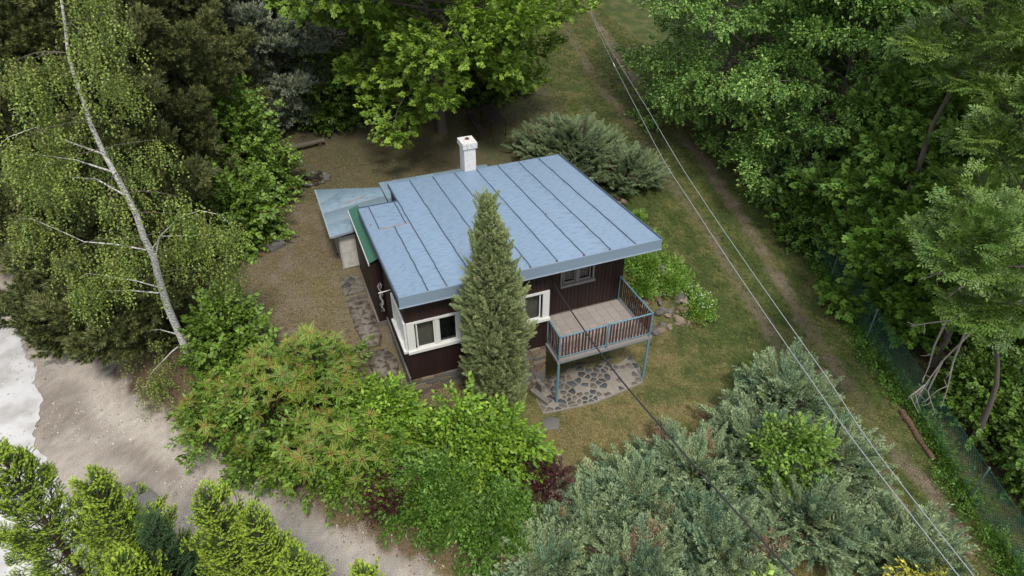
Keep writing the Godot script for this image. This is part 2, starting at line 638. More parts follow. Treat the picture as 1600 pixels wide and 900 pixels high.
func rock_mesh(sd: int) -> ArrayMesh:
	var st := new_st()
	var r := RandomNumberGenerator.new()
	r.seed = sd
	var rows := 4
	var seg := 7
	var pts: Array = []
	for j in rows + 1:
		var ring: Array = []
		for i in seg:
			var th := PI * j / rows
			var ph := TAU * (i + 0.5 * (j % 2)) / seg
			var k := 1.0 if j == 0 or j == rows else r.randf_range(0.75, 1.2)
			ring.append(Vector3(sin(th) * cos(ph), cos(th) * 0.85, sin(th) * sin(ph)) * k)
		pts.append(ring)
	for j in rows:
		for i in seg:
			var i2 := (i + 1) % seg
			if j > 0:
				for p in [pts[j][i], pts[j][i2], pts[j + 1][i]]: st.add_vertex(p)
			if j < rows - 1:
				for p in [pts[j][i2], pts[j + 1][i2], pts[j + 1][i]]: st.add_vertex(p)
	st.set_smooth_group(-1)
	st.generate_normals()
	return st.commit()

# ---------------------------------------------------------------- plants
func clump(T: Array[Transform3D], C: PackedColorArray, c: Vector3, out: Vector3, rc: float, n: int, o: Dictionary) -> void:
	var bright := rng.randf_range(0.85, 1.15)
	for k in n:
		var off := rvec()
		off.y = off.y * 0.8 + 0.15
		if off.length() > 1.0: off = off.normalized()
		var pos := c + off * Vector3(rc, rc * o.get("flat", 0.55), rc)
		var fwd: Vector3 = off * 0.9 + out * 0.7 + rvec() * 0.5 + Vector3(0, -float(o.get("droop", 0.25)), 0)
		var up: Vector3 = Vector3(0, 1.0, 0) + off * 0.5 + rvec() * 0.4
		var s: float = rng.randf_range(0.8, 1.2) * o.get("scale", 1.0)
		T.append(Transform3D(facing(fwd, up) * Basis.from_scale(Vector3(s, s, s)), pos))
		C.append(tint(o.c1, o.c2, rng.randf(), bright * rng.randf_range(0.85, 1.15)))

func broadleaf(called: String, at: Vector3, label: String, category: String, o: Dictionary, group := "") -> Node3D:
	var t := thing(called, at, label, category, group)
	var st := new_st()
	var h: float = o.h
	var tr: float = o.get("trunk", h * 0.014 + 0.03)
	var lean: Vector3 = o.get("lean", Vector3.ZERO)
	var tp := PackedVector3Array()
	var tw := PackedFloat32Array()
	for i in 10:
		var s := i / 9.0
		tp.append(Vector3(rng.randf_range(-1, 1) * 0.12 * s, h * 0.97 * s - (0.2 if i == 0 else 0.0), rng.randf_range(-1, 1) * 0.12 * s) + lean * s * s)
		tw.append(lerpf(tr, 0.02, pow(s, 0.8)) * (1.25 if i == 0 else 1.0))
	tube(st, tp, tw, 8)
	var T: Array[Transform3D] = []
	var C := PackedColorArray()
	var limbs: int = o.limbs
	var subs: int = o.subs
	var cb: float = o.get("cb", 0.25)
	for i in limbs:
		var f := (i + rng.randf()) / limbs
		var s := lerpf(cb, 0.98, f)
		var k := s * 9.0
		var k0 := int(k)
		var base := tp[k0].lerp(tp[mini(k0 + 1, 9)], k - k0)
		var env := 0.0
		if o.get("cone", false): env = pow(1.0 - f, 0.75) + 0.06
		else: env = pow(sin(PI * clampf(0.2 + 0.76 * f, 0, 1)), 0.75)
		var L: float = o.r * env * rng.randf_range(0.72, 1.1)
		var az := i * 2.399 + rng.randf_range(-0.4, 0.4)
		var el: float = lerpf(o.get("e0", 0.1), o.get("e1", 1.1), f) + rng.randf_range(-0.15, 0.15)
		var bend: float = o.get("bend", -0.25)
		var pts := PackedVector3Array([base])
		var rs := PackedFloat32Array()
		var r0: float = maxf(0.014, lerpf(tr, 0.02, pow(s, 0.8)) * 0.5)
		rs.append(r0)
		var d := Vector3.ZERO
		for q in 5:
			d = Vector3(cos(az) * cos(el), sin(el), sin(az) * cos(el))
			pts.append(pts[-1] + (d + rvec() * 0.12) * L / 5.0)
			rs.append(lerpf(r0, 0.008, (q + 1) / 5.0))
			el += bend / 5.0
			az += rng.randf_range(-0.12, 0.12)
		tube(st, pts, rs, 5)
		for j in subs:
			var ss := lerpf(o.get("s0", 0.3), 1.0, (j + 0.7) / subs)
			var kk := ss * 5.0
			var q0 := mini(int(kk), 4)
			var b0 := pts[q0].lerp(pts[q0 + 1], kk - q0)
			var dd := (pts[q0 + 1] - pts[q0]).normalized()
			var ang := rng.randf_range(0.5, 1.1) * (1.0 if j % 2 == 0 else -1.0)
			if j == subs - 1: ang *= 0.2
			dd = (dd.rotated(Vector3.UP, ang) + rvec() * 0.2 + Vector3(0, o.get("subup", 0.1), 0)).normalized()
			var sl: float = (L * 0.4 * (1.2 - ss) + 0.35) * rng.randf_range(0.7, 1.2)
			var mid := b0 + dd * sl * 0.5 + Vector3(0, 0.04, 0)
			var end := b0 + dd * sl - Vector3(0, 0.06 * sl, 0)
			tube(st, PackedVector3Array([b0, mid, end]), PackedFloat32Array([0.014, 0.01, 0.004]), 3)
			var nc: int = o.get("clumps", 2)
			for c in nc:
				var w := lerpf(0.45, 1.0, (c + 1.0) / nc)
				clump(T, C, b0.lerp(end, w) + rvec() * 0.08, dd, o.get("rc", 0.42) * rng.randf_range(0.75, 1.2), o.get("sprays", 8), o)
	if o.has("extra"): o.extra.call(t)
	commit(st, "trunk", o.bark, t)
	copies("crown", S[o.mesh], M[o.get("leaf", "leaf")], T, C, t)
	return t

func shrub(called: String, at: Vector3, label: String, category: String, o: Dictionary, group := "") -> Node3D:
	# a rounded bush of several stems; o.size = half extents (x, height, z)
	var t := thing(called, at, label, category, group)
	var st := new_st()
	var T: Array[Transform3D] = []
	var C := PackedColorArray()
	var sz: Vector3 = o.size
	for i in int(o.clumps):
		var d := rvec()
		while d.length() > 1.0 or d.length() < 0.15: d = rvec()
		d = d.normalized() * pow(rng.randf_range(0.15, 1.0), 0.4)
		d.y = absf(d.y)
		var lump := 1.0 + 0.22 * sin(d.x * 5.0 + i % 3) * cos(d.z * 4.0 + at.x) + rng.randf_range(-0.1, 0.12)
		var c := d * sz * lump
		c.y = maxf(c.y, 0.15)
		var out := Vector3(d.x, d.y * 0.6 + 0.25, d.z).normalized()
		clump(T, C, c, out, o.get("rc", 0.35) * rng.randf_range(0.75, 1.2), o.get("sprays", 8), o)
		if i % 4 == 0:
			var root := Vector3(d.x * 0.12 * sz.x, -0.1, d.z * 0.12 * sz.z)
			tube(st, PackedVector3Array([root, root.lerp(c, 0.5) + Vector3(0, 0.12 * sz.y, 0), c]), PackedFloat32Array([0.022, 0.015, 0.004]), 4)
	if o.has("rosettes"):
		var R: Array[Transform3D] = []
		var RC := PackedColorArray()
		for i in int(o.rosettes):
			var a := rng.randf() * TAU
			var r := sqrt(rng.randf())
			var yy := sqrt(maxf(0.05, 1.0 - r * r))
			var c := Vector3(cos(a) * r * sz.x * 1.08, yy * sz.y * rng.randf_range(0.85, 1.2) + 0.25, sin(a) * r * sz.z * 1.08)
			var axis := (Vector3(cos(a) * r * 0.5, 1.0, sin(a) * r * 0.5) + rvec() * 0.5).normalized()
			var s := rng.randf_range(0.5, 0.85)
			R.append(Transform3D(facing(axis.cross(rvec()).normalized(), axis) * Basis.from_scale(Vector3.ONE * s), c))
			var k := rng.randf_range(0.38, 0.62)
			RC.append(Color(k * rng.randf_range(0.7, 1.05), k, k))
			tube(st, PackedVector3Array([Vector3(c.x * 0.3, -0.1, c.z * 0.3), c * 0.6, c]), PackedFloat32Array([0.025, 0.018, 0.01]), 4)
		copies("rosette_leaves", S.sumac, M.leaf, R, RC, t)
	commit(st, "stem", M.bark_brown, t)
	copies("foliage", S[o.mesh], M[o.get("leaf", "leaf")], T, C, t)
	return t

func juniper(called: String, at: Vector3, label: String, o: Dictionary, group := "") -> Node3D:
	# a spreading juniper: arching stems that end in feathery plumes
	var t := thing(called, at, label, "juniper", group)
	var st := new_st()
	var T: Array[Transform3D] = []
	var C := PackedColorArray()
	var R: float = o.r
	var h: float = o.h
	var n: int = o.n
	var fans := int(n / 6.0)
	for i in fans:
		var az := i * 2.399 + rng.randf_range(-0.3, 0.3)
		var q := sqrt((i + 0.5) / fans)
		var lump := 1.0 + 0.14 * sin(az * 3.0 + at.x * 2.0) + 0.1 * sin(az * 5.0 + at.z)
		var l := R * q * lump * rng.randf_range(0.8, 1.0)
		var hh := h * (1.0 - 0.7 * pow(q, 2.2)) * rng.randf_range(0.7, 1.1)
		var el := lerpf(1.0, 0.35, q) + rng.randf_range(-0.4, 0.35)
		var a2 := az + rng.randf_range(-0.95, 0.95) + float(o.get("sweep", 0.0)) * (1.0 - q)
		var d := Vector3(cos(a2) * cos(el), sin(el), sin(a2) * cos(el))
		var s: float = o.get("scale", 0.8) * rng.randf_range(0.8, 1.25)
		var end := Vector3(cos(az) * l * 0.85, hh * 0.62, sin(az) * l * 0.85)
		tube(st, PackedVector3Array([Vector3(0, -0.1, 0), end * Vector3(0.5, 0.7, 0.5), end, end + d * s * 0.5]), PackedFloat32Array([0.03, 0.02, 0.012, 0.006]), 4)
		var side := d.cross(Vector3.UP).normalized()
		var bright := rng.randf_range(0.75, 1.05)
		var warm := rng.randf()
		var withered := rng.randf() < 0.035
		for j in 7:
			var w := (j - 3) / 3.0
			var fwd := d + side * w * 0.6 + Vector3(0, -0.12 * absf(w), 0) + rvec() * 0.22
			var back := d * (-0.5 * absf(w) + rng.randf_range(-0.25, 0.1)) * s
			var k := s * (1.0 - 0.3 * absf(w)) * rng.randf_range(0.85, 1.1)
			T.append(Transform3D(facing(fwd, Vector3(0, 1, 0) + d * -0.3 + rvec() * 0.4) * Basis.from_scale(Vector3(k, k, k)), end + back + rvec() * 0.07))
			C.append(tint(o.c1, o.c2, clampf(warm + rng.randf_range(-0.3, 0.3), 0, 1), bright * rng.randf_range(0.9, 1.1)) if not withered else tint(Color(0.13, 0.085, 0.045), Color(0.17, 0.13, 0.08), rng.randf(), 1.0))
	var T2: Array[Transform3D] = []
	var C2 := PackedColorArray()
	for i in int(n * 0.13):
		var az := i * 2.399 + rng.randf_range(-0.5, 0.5)
		var q := sqrt((i + 0.5) / (n * 0.13))
		var lump := 1.0 + 0.14 * sin(az * 3.0 + at.x * 2.0) + 0.1 * sin(az * 5.0 + at.z)
		var l := R * q * lump * 0.95
		var hh := h * (1.0 - 0.7 * pow(q, 2.2)) * rng.randf_range(0.85, 1.05)
		var el := lerpf(1.1, 0.45, q) + rng.randf_range(-0.3, 0.3)
		var a2 := az + rng.randf_range(-0.8, 0.8)
		var s: float = o.get("scale", 0.8) * rng.randf_range(0.75, 1.15)
		T2.append(Transform3D(facing(Vector3(cos(a2) * cos(el), sin(el), sin(a2) * cos(el)), rvec()) * Basis.from_scale(Vector3(s, s, s)), Vector3(cos(az) * l * 0.85, hh * 0.62, sin(az) * l * 0.85)))
		C2.append(tint(o.c1, o.c2, rng.randf_range(0.5, 1.0), rng.randf_range(0.95, 1.2)))
	copies("leading_shoots", S.spire, M.juniper, T2, C2, t)
	commit(st, "stem", M.bark_brown, t)
	copies("foliage", S[["plume", "plume_b"][int(at.x * 7.0) % 2]], M.juniper, T, C, t)
	return t

func column_juniper(at: Vector3, label: String) -> void:
	var t := thing("columnar_juniper", at, label, "conifer")
	var st := new_st()
	var h := 8.25
	tube(st, PackedVector3Array([Vector3(0, -0.2, 0), Vector3(-0.02, 4, 0), Vector3(-0.2, 8.0, 0.05)]), PackedFloat32Array([0.11, 0.07, 0.012]), 7)
	var T: Array[Transform3D] = []
	var C := PackedColorArray()
	for i in 9500:
		var f := pow(rng.randf(), 0.85)
		var y := 0.15 + f * (h - 0.85)
		var prof := 0.0
		if f < 0.56: prof = lerpf(0.72, 0.98, smoothstep(0.05, 0.45, f))
		else: prof = lerpf(0.98, 0.015, pow((f - 0.56) / 0.44, 0.9))
		var az := rng.randf() * TAU
		var lump := 1.0 + 0.16 * sin(az * 3.0 + y * 2.1) + 0.13 * sin(az * 5.0 - y * 3.7) + 0.13 * sin(y * 6.0 + az * 2.0)
		var r := prof * 0.8 * lump * sqrt(rng.randf_range(0.15, 1.0))
		var cx := -0.2 * pow(y / h, 2.0)
		var pos := Vector3(cos(az) * r + cx, y, sin(az) * r)
		var el := rng.randf_range(0.55, 1.35)
		var fwd := Vector3(cos(az) * cos(el), sin(el), sin(az) * cos(el)) + rvec() * 0.25
		var s := rng.randf_range(0.18, 0.38)
		if f > 0.9: fwd.y += 1.0
		T.append(Transform3D(facing(fwd, Vector3(cos(az), 0.5, sin(az)) + rvec() * 0.5) * Basis.from_scale(Vector3(s, s, s)), pos))
		C.append(tint(Color(0.14, 0.19, 0.075), Color(0.28, 0.32, 0.15), rng.randf(), rng.randf_range(0.65, 1.2)))
	var T2: Array[Transform3D] = []
	var C2 := PackedColorArray()
	for i in 230:
		var f := rng.randf()
		var y := 0.4 + f * (h - 1.0)
		var prof := 0.86 if f < 0.56 else lerpf(0.9, 0.03, (f - 0.56) / 0.44)
		var az := i * 2.399
		var el := rng.randf_range(0.85, 1.3)
		var s := rng.randf_range(0.35, 0.6)
		T2.append(Transform3D(facing(Vector3(cos(az) * cos(el), sin(el), sin(az) * cos(el)), rvec()) * Basis.from_scale(Vector3(s, s, s)), Vector3(cos(az) * prof * 0.82 - 0.2 * pow(y / h, 2.0), y, sin(az) * prof * 0.82)))
		C2.append(tint(Color(0.2, 0.25, 0.11), Color(0.3, 0.34, 0.17), rng.randf(), rng.randf_range(0.8, 1.15)))
	for i in 7:
		T2.append(Transform3D(facing(Vector3(rng.randf_range(-0.2, 0.2), 1, rng.randf_range(-0.2, 0.2)), rvec()) * Basis.from_scale(Vector3(0.55, 1.0, 0.55) * rng.randf_range(0.6, 0.95)), Vector3(-0.2 + rng.randf_range(-0.06, 0.06), h - 0.95 + rng.randf_range(-0.3, 0.15), rng.randf_range(-0.06, 0.06))))
		C2.append(tint(Color(0.2, 0.25, 0.11), Color(0.3, 0.34, 0.17), rng.randf(), 1.0))
	copies("leading_shoots", S.spire, M.juniper, T2, C2, t)
	commit(st, "trunk", M.bark_brown, t)
	copies("crown", S.plume_b, M.juniper, T, C, t)

func fir(called: String, at: Vector3, label: String, o: Dictionary, group := "") -> void:
	var t := thing(called, at, label, "conifer", group)
	var st := new_st()
	var h: float = o.h
	var lean: Vector3 = o.get("lean", Vector3.ZERO)
	tube(st, PackedVector3Array([Vector3(0, -0.2, 0), Vector3(0, h * 0.5, 0) + lean * 0.3, Vector3(0, h, 0) + lean]), PackedFloat32Array([0.11, 0.07, 0.012]), 7)
	var T: Array[Transform3D] = []
	var C := PackedColorArray()
	var n: int = o.limbs
	for i in n:
		var f := (i + rng.randf()) / n
		var y := lerpf(h * o.get("low", 0.1), h * 0.985, f)
		var L: float = o.r * (pow(1.0 - f, o.get("shape", 0.8)) + 0.05) * rng.randf_range(0.5, 1.25)
		var az := i * 2.399 + rng.randf_range(-0.3, 0.3)
		var el := lerpf(0.0, 0.85, f) + rng.randf_range(-0.12, 0.15)
		var base := Vector3(0, y, 0) + lean * pow(y / h, 2.0)
		var d := Vector3(cos(az) * cos(el), sin(el), sin(az) * cos(el))
		var end := base + d * L
		tube(st, PackedVector3Array([base, base.lerp(end, 0.5) + Vector3(0, -0.03, 0), end + Vector3(0, 0.08 * L, 0)]), PackedFloat32Array([0.022, 0.014, 0.005]), 3)
		var m := int(4 + L * o.get("dense", 16))
		for j in m:
			var s := lerpf(0.15, 1.0, (j + rng.randf()) / m)
			var side := rng.randf_range(-1, 1) * (1.1 - s * 0.8)
			var dd := d.rotated(Vector3.UP, side * 0.9)
			var pos := base.lerp(end, s) + d.cross(Vector3.UP) * side * 0.25 * L * (1.2 - s) * -1.0 + rvec() * 0.06
			var fwd := dd + Vector3(0, o.get("rise", 0.25) + 0.35 * f, 0) + rvec() * 0.25
			var k := rng.randf_range(0.75, 1.1)
			T.append(Transform3D(facing(fwd, Vector3.UP + rvec() * 0.35) * Basis.from_scale(Vector3.ONE * k * o.get("scale", 1.0)), pos))
			C.append(tint(o.c1, o.c2, rng.randf(), rng.randf_range(0.8, 1.2)))
	commit(st, "trunk", M.bark_brown, t)
	copies("crown", S[o.mesh], M.leaf_soft, T, C, t)

func birch() -> void:
	var root := on_ground(-6.23, 3.41)
	var t := thing("birch_tree", root, "white barked birch with hanging twigs at the edge of the dirt road", "tree")
	var trunk := [[-6.23, 3.41, 1.2], [-6.27, 3.43, 2.72], [-6.33, 3.45, 3.89], [-6.26, 3.42, 5.05], [-6.19, 3.39, 5.71], [-6.26, 3.42, 6.3], [-6.23, 3.41, 7.05], [-6.3, 3.44, 7.72], [-6.38, 3.47, 8.32], [-6.46, 3.5, 8.91], [-6.5, 3.51, 9.67], [-6.45, 3.49, 10.32], [-6.44, 3.49, 10.86], [-6.4, 3.48, 11.31], [-6.23, 3.41, 11.95], [-6.05, 3.35, 12.8], [-5.95, 3.3, 13.8]]
	var st := new_st()
	var pts := PackedVector3Array()
	var rs := PackedFloat32Array()
	for i in trunk.size():
		pts.append(P(trunk[i][0], trunk[i][1], trunk[i][2]) - root)
		rs.append(lerpf(0.12, 0.02, pow(i / 16.0, 0.9)))
	tube(st, pts, rs, 10)
	commit(st, "trunk", M.birch, t)
	var limbs := [
		[[-6.4, 3.48, 8.3], [-7.09, 3.74, 8.82], [-7.83, 4.03, 9.13]],
		[[-6.46, 3.5, 8.8], [-7.29, 3.82, 9.3], [-7.67, 3.97, 9.67], [-8.32, 4.22, 9.5]],
		[[-6.3, 3.44, 7.6], [-6.88, 3.66, 8.1], [-7.48, 3.89, 8.15], [-8.06, 4.12, 8.04]],
		[[-6.26, 3.42, 5.9], [-7.04, 3.72, 6.17], [-7.77, 4.01, 6.32], [-8.08, 4.13, 6.65], [-8.71, 4.37, 7.17]],
		[[-6.28, 3.43, 4.59], [-6.82, 3.64, 5.09], [-7.61, 3.94, 5.53]],
		[[-6.3, 3.44, 4.4], [-7.11, 3.75, 4.59], [-8.28, 4.2, 4.66], [-8.4, 4.25, 4.85]],
		[[-6.22, 3.4, 5.5], [-5.85, 3.26, 6.34], [-5.21, 3.02, 6.91], [-4.63, 2.79, 7.13], [-4.18, 2.61, 7.0]],
		[[-6.2, 3.4, 5.9], [-5.8, 3.24, 6.32], [-5.09, 2.97, 6.28], [-4.73, 2.83, 6.28]],
		[[-6.27, 3.43, 2.8], [-6.85, 3.65, 2.85], [-7.75, 4.0, 2.51]],
		[[-6.27, 3.43, 2.5], [-6.62, 3.56, 2.4], [-7.22, 3.8, 1.95]]]
	var T: Array[Transform3D] = []
	var C := PackedColorArray()
	for i in 26:
		var k := 3 + i % 13
		var az := rng.randf() * TAU
		var b := pts[k] + root
		var L := lerpf(2.0, 0.8, k / 16.0) * rng.randf_range(0.7, 1.25)
		var d := Vector3(cos(az), 0.35, sin(az))
		var p: Array = []
		for q in 4:
			var s := q / 3.0
			var w := b + d * L * s - Vector3(0, 0.25 * L * s * s, 0) + rvec() * 0.05
			p.append([w.x, -w.z, w.y])
		limbs.append(p)
	for i in limbs.size():
		var lp := PackedVector3Array()
		var lr := PackedFloat32Array()
		var n: int = limbs[i].size()
		var depth := 0.0 if i > 9 else rng.randf_range(-0.9, 0.9)
		for k in n:
			var w: Array = limbs[i][k]
			lp.append(P(w[0], w[1] + depth * k / (n - 1.0), w[2]) - root)
			lr.append(lerpf(0.028 if i < 10 else 0.016, 0.006, k / (n - 1.0)))
		# fine end that arches over
		var e := lp[-1] - lp[-2]
		lp.append(lp[-1] + e * 0.35 - Vector3(0, 0.06, 0) + rvec() * 0.05)
		lr.append(0.005)
		lp.append(lp[-1] + e * 0.3 - Vector3(0, 0.22, 0) + rvec() * 0.05)
		lr.append(0.003)
		var bs := new_st()
		tube(bs, lp, lr, 6)
		commit(bs, "branch", M.birch if i < 10 else M.bark_grey, t)
		for q in (52 if i < 10 else 30):
			var s := pow(rng.randf(), 0.6) * (lp.size() - 1.001)
			var k0 := int(s)
			var p0 := lp[k0].lerp(lp[k0 + 1], s - k0)
			if k0 == 0 and i < 10: continue
			var off := rvec() * 0.3
			off.y *= 0.5
			var sc := rng.randf_range(0.5, 1.25)
			T.append(Transform3D(facing(Vector3(0, -1, 0) + rvec() * 0.35 + Vector3(off.x, 0, off.z) * 0.5, rvec()) * Basis.from_scale(Vector3(1, sc, 1)), p0 + off))
			C.append(tint(Color(0.09, 0.145, 0.03), Color(0.185, 0.23, 0.05), rng.randf(), rng.randf_range(0.7, 1.2)))
	copies("crown", S.strand, M.leaf, T, C, t)

# ---------------------------------------------------------------- cabin
func clad(parent: Node3D, org: Vector3, dir: Vector3, nrm: Vector3, length: float, h0: float, top: Callable, holes: Array, width := 0.14) -> void:
	# a solid core with openings, and vertical boards on its outer face
	var cuts := [0.0, length]
	for h in holes:
		cuts.append(h[0])
		cuts.append(h[1])
	cuts.sort()
	var b := Basis(dir, Vector3.UP, nrm)
	for i in cuts.size() - 1:
		var a0: float = cuts[i]
		var a1: float = cuts[i + 1]
		if a1 - a0 < 0.01: continue
		var spans := _spans((a0 + a1) / 2.0, h0, minf(top.call(a0), top.call(a1)), holes)
		for s in spans:
			bx(parent, "wall_core", M.wall_core, org + dir * (a0 + a1) / 2.0 + Vector3.UP * (s[0] + s[1]) / 2.0 - nrm * 0.07, Vector3(a1 - a0, s[1] - s[0], 0.1), b)
	var n := int(round(length / width))
	var w := length / n
	for i in n:
		var a := (i + 0.5) * w
		for s in _spans(a, h0, top.call(a), holes):
			if s[1] - s[0] < 0.03: continue
			var dz := rng.randf_range(-0.003, 0.003)
			bx(parent, "board", M["board%d" % rng.randi_range(0, 3)], org + dir * a + Vector3.UP * ((s[0] + s[1]) / 2.0 - rng.randf_range(0, 0.01)) + nrm * (dz - 0.007), Vector3(w - 0.012, s[1] - s[0], 0.022), b)

func _spans(a: float, h0: float, h1: float, holes: Array) -> Array:
	for h in holes:
		if a > h[0] and a < h[1]:
			return [[h0, h[2]], [h[3], h1]]
	return [[h0, h1]]

func window(parent: Node3D, org: Vector3, dir: Vector3, nrm: Vector3, w: float, h: float, panes: int, frame: Material, post := 0.2, curtains := [true, false, true, true, true]) -> void:
	# org = lower left corner on the wall face
	var t := group_node("window", parent)
	var b := Basis(dir, Vector3.UP, nrm)
	var c := func(x: float, y: float, z: float) -> Vector3: return org + dir * x + Vector3.UP * y + nrm * z
	bx(t, "sill", frame, c.call(w / 2, 0.045, 0.05), Vector3(w + 0.04, 0.09, 0.14), b)
	bx(t, "head", frame, c.call(w / 2, h - 0.03, 0.015), Vector3(w, 0.06, 0.08), b)
	bx(t, "jamb", frame, c.call(post / 2, h / 2 + 0.015, 0.02), Vector3(post, h - 0.15, 0.07), b)
	bx(t, "jamb", frame, c.call(w - post / 2, h / 2 + 0.015, 0.02), Vector3(post, h - 0.15, 0.07), b)
	var pw := (w - 2 * post) / panes
	for i in panes:
		var x0 := post + pw * i
		if i > 0: bx(t, "mullion", frame, c.call(x0, h / 2 + 0.015, 0.012), Vector3(0.1, h - 0.15, 0.06), b)
		var g := bx(t, "pane", M.glass, c.call(x0 + pw / 2, h / 2 + 0.015, -0.02), Vector3(pw - 0.09, h - 0.14, 0.006), b)
		for s in [-1, 1]:
			bx(t, "sash", frame, c.call(x0 + pw / 2 + s * (pw / 2 - 0.075), h / 2 + 0.015, -0.012), Vector3(0.04, h - 0.2, 0.03), b)
		bx(t, "sash", frame, c.call(x0 + pw / 2, 0.115, -0.012), Vector3(pw - 0.13, 0.045, 0.03), b)
		bx(t, "sash", frame, c.call(x0 + pw / 2, h - 0.08, -0.012), Vector3(pw - 0.13, 0.04, 0.03), b)
		if curtains[i % curtains.size()]:
			var cs := new_st()
			var m := 24
			for k in m:
				for q in [[0, 0], [0, 1], [1, 1], [0, 0], [1, 1], [1, 0]]:
					var s: float = (k + q[0]) / float(m)
					cs.add_vertex(c.call(x0 + 0.05 + (pw - 0.1) * s, 0.05 + (h - 0.1) * q[1], -0.2 + 0.025 * sin(s * 40.0)))
			cs.generate_normals()
			commit(cs, "curtain", M.curtain, t)

func build_cabin() -> void:
	var cab := thing("cabin", P(0, 0, 0), "dark brown timber cabin with blue sheet metal roof and balcony", "house")
	var hf := 1.943
	var rh := func(v: float) -> float: return 5.2 - 0.0752 * (v + 0.3) - 0.1
	# walls
	var fw := group_node("front_wall", cab)
	clad(fw, P(0, 0, 0), Vector3.RIGHT, Vector3.BACK, 4.42, 1.83, func(_a): return rh.call(0.0), [[0.02, 4.4, 2.95, 4.03]])
	var rw := group_node("recessed_wall", cab)
	clad(rw, P(4.44, 1.24, 0), Vector3.RIGHT, Vector3.BACK, 3.3, 1.95, func(_a): return rh.call(1.24), [[0.95, 2.17, 3.03, 4.07]])
	var iw := group_node("return_wall", cab)
	clad(iw, P(4.43, 0.0, 0), Vector3.FORWARD, Vector3.RIGHT, 1.22, 1.83, func(a): return rh.call(a), [])
	var lw := group_node("left_wall", cab)
	clad(lw, P(-0.01, 5.6, 0), Vector3.BACK, Vector3.LEFT, 5.6, 1.83, func(a): return rh.call(5.6 - a), [[3.95, 5.56, 2.9, 3.98]])
	clad(lw, P(-0.01, 7.1, 0), Vector3.BACK, Vector3.LEFT, 1.48, 1.83, func(_a): return 3.35, [])
	var nw := group_node("notch_wall", cab)
	clad(nw, P(1.24, 5.62, 0), Vector3.LEFT, Vector3.FORWARD, 1.24, 3.3, func(_a): return rh.call(5.6), [])
	clad(nw, P(1.26, 7.08, 0), Vector3.BACK, Vector3.LEFT, 1.44, 3.3, func(_a): return rh.call(7.0), [])
	var gw := group_node("right_wall", cab)
	clad(gw, P(7.75, 1.24, 0), Vector3.FORWARD, Vector3.RIGHT, 5.86, 1.83, func(a): return rh.call(1.24 + a), [])
	var bw := group_node("back_wall", cab)
	clad(bw, P(7.74, 7.1, 0), Vector3.LEFT, Vector3.FORWARD, 6.48, 1.83, func(_a): return rh.call(7.1), [], 0.2)
	clad(bw, P(1.24, 7.1, 0), Vector3.LEFT, Vector3.FORWARD, 1.24, 1.83, func(_a): return 3.35, [], 0.2)
	# floor and dark interior
	bx(cab, "floor", M.wall_core, P(2.2, 3.5, 1.86), Vector3(4.2, 0.1, 6.9))
	bx(cab, "floor", M.wall_core, P(6.05, 4.2, 1.86), Vector3(3.3, 0.1, 5.6))
	# windows
	window(cab, P(0.0, 0.0, 2.93), Vector3.RIGHT, Vector3.BACK, 4.44, 1.1, 6, M.white_paint, 0.22, [true, false, true, true, false, true])
	window(cab, P(-0.01, 1.66, 2.88), Vector3.BACK, Vector3.LEFT, 1.62, 1.1, 3, M.white_paint, 0.1, [true])
	window(cab, P(5.39, 1.24, 3.03), Vector3.RIGHT, Vector3.BACK, 1.22, 1.04, 2, M.grey_paint, 0.06, [true])
	var wires := group_node("service_bracket", cab)
	pipe(wires, "arm", M.rust, P(4.62, 1.22, 4.3), P(4.62, 0.75, 4.3), 0.02)
	pipe(wires, "arm", M.rust, P(4.62, 0.76, 4.3), P(4.62, 0.76, 4.05), 0.015)
	for s in [0.0, 0.16]:
		pipe(wires, "insulator", M.insulator, P(4.55 + s, 0.75, 4.28), P(4.55 + s, 0.75, 4.4), 0.03)
	var loop := new_st()
	var lp := PackedVector3Array()
	var lr := PackedFloat32Array()
	for i in 14:
		var a := i / 13.0 * 4.6 - 0.6
		lp.append(P(4.6 + 0.28 * cos(a), 0.6, 3.95 + 0.3 * sin(a)))
		lr.append(0.011)
	tube(loop, lp, lr, 5)
	commit(loop, "drip_loop", M.cable_black, wires)
	# stone and concrete base
	var base := group_node("stone_base", cab)
	bx(base, "mortar", M.mortar, P(2.19, 0.12, 0.7), Vector3(4.36, 2.24, 0.2))
	bx(base, "mortar", M.mortar, P(6.07, 1.34, 0.85), Vector3(3.3, 2.14, 0.14))
	bx(base, "mortar", M.mortar, P(4.32, 0.62, 0.7), Vector3(0.16, 2.24, 1.2))
	var wall_rows := func(org: Vector3, dir: Vector3, nrm: Vector3, length: float, low: Callable) -> void:
		var h := 1.81
		while h > -0.25:
			var rh2 := rng.randf_range(0.08, 0.17)
			var a := rng.randf_range(-0.1, 0.0)
			while a < length:
				var w := rng.randf_range(0.22, 0.62)
				var a0 := maxf(a, 0.0)
				var a1 := minf(a + w, length)
				if a1 - a0 > 0.08 and h > low.call((a0 + a1) / 2.0) - 0.15:
					var tilt := Basis(nrm, rng.randf_range(-0.035, 0.035))
					bx(base, "stone", M["stone%d" % rng.randi_range(0, 4)], org + dir * (a0 + a1) / 2.0 + Vector3.UP * (h - rh2 / 2.0) + nrm * rng.randf_range(0.0, 0.03), Vector3(a1 - a0 - 0.025, rh2 - 0.022, 0.1), tilt * Basis(dir, Vector3.UP, nrm))
				a += w
			h -= rh2
	wall_rows.call(P(0.02, 0.03, 0), Vector3.RIGHT, Vector3.BACK, 4.4, func(a): return ground_h(a, -0.1))
	wall_rows.call(P(4.46, 1.28, 0), Vector3.RIGHT, Vector3.BACK, 3.28, func(a): return ground_h(4.4 + a, 0.9))
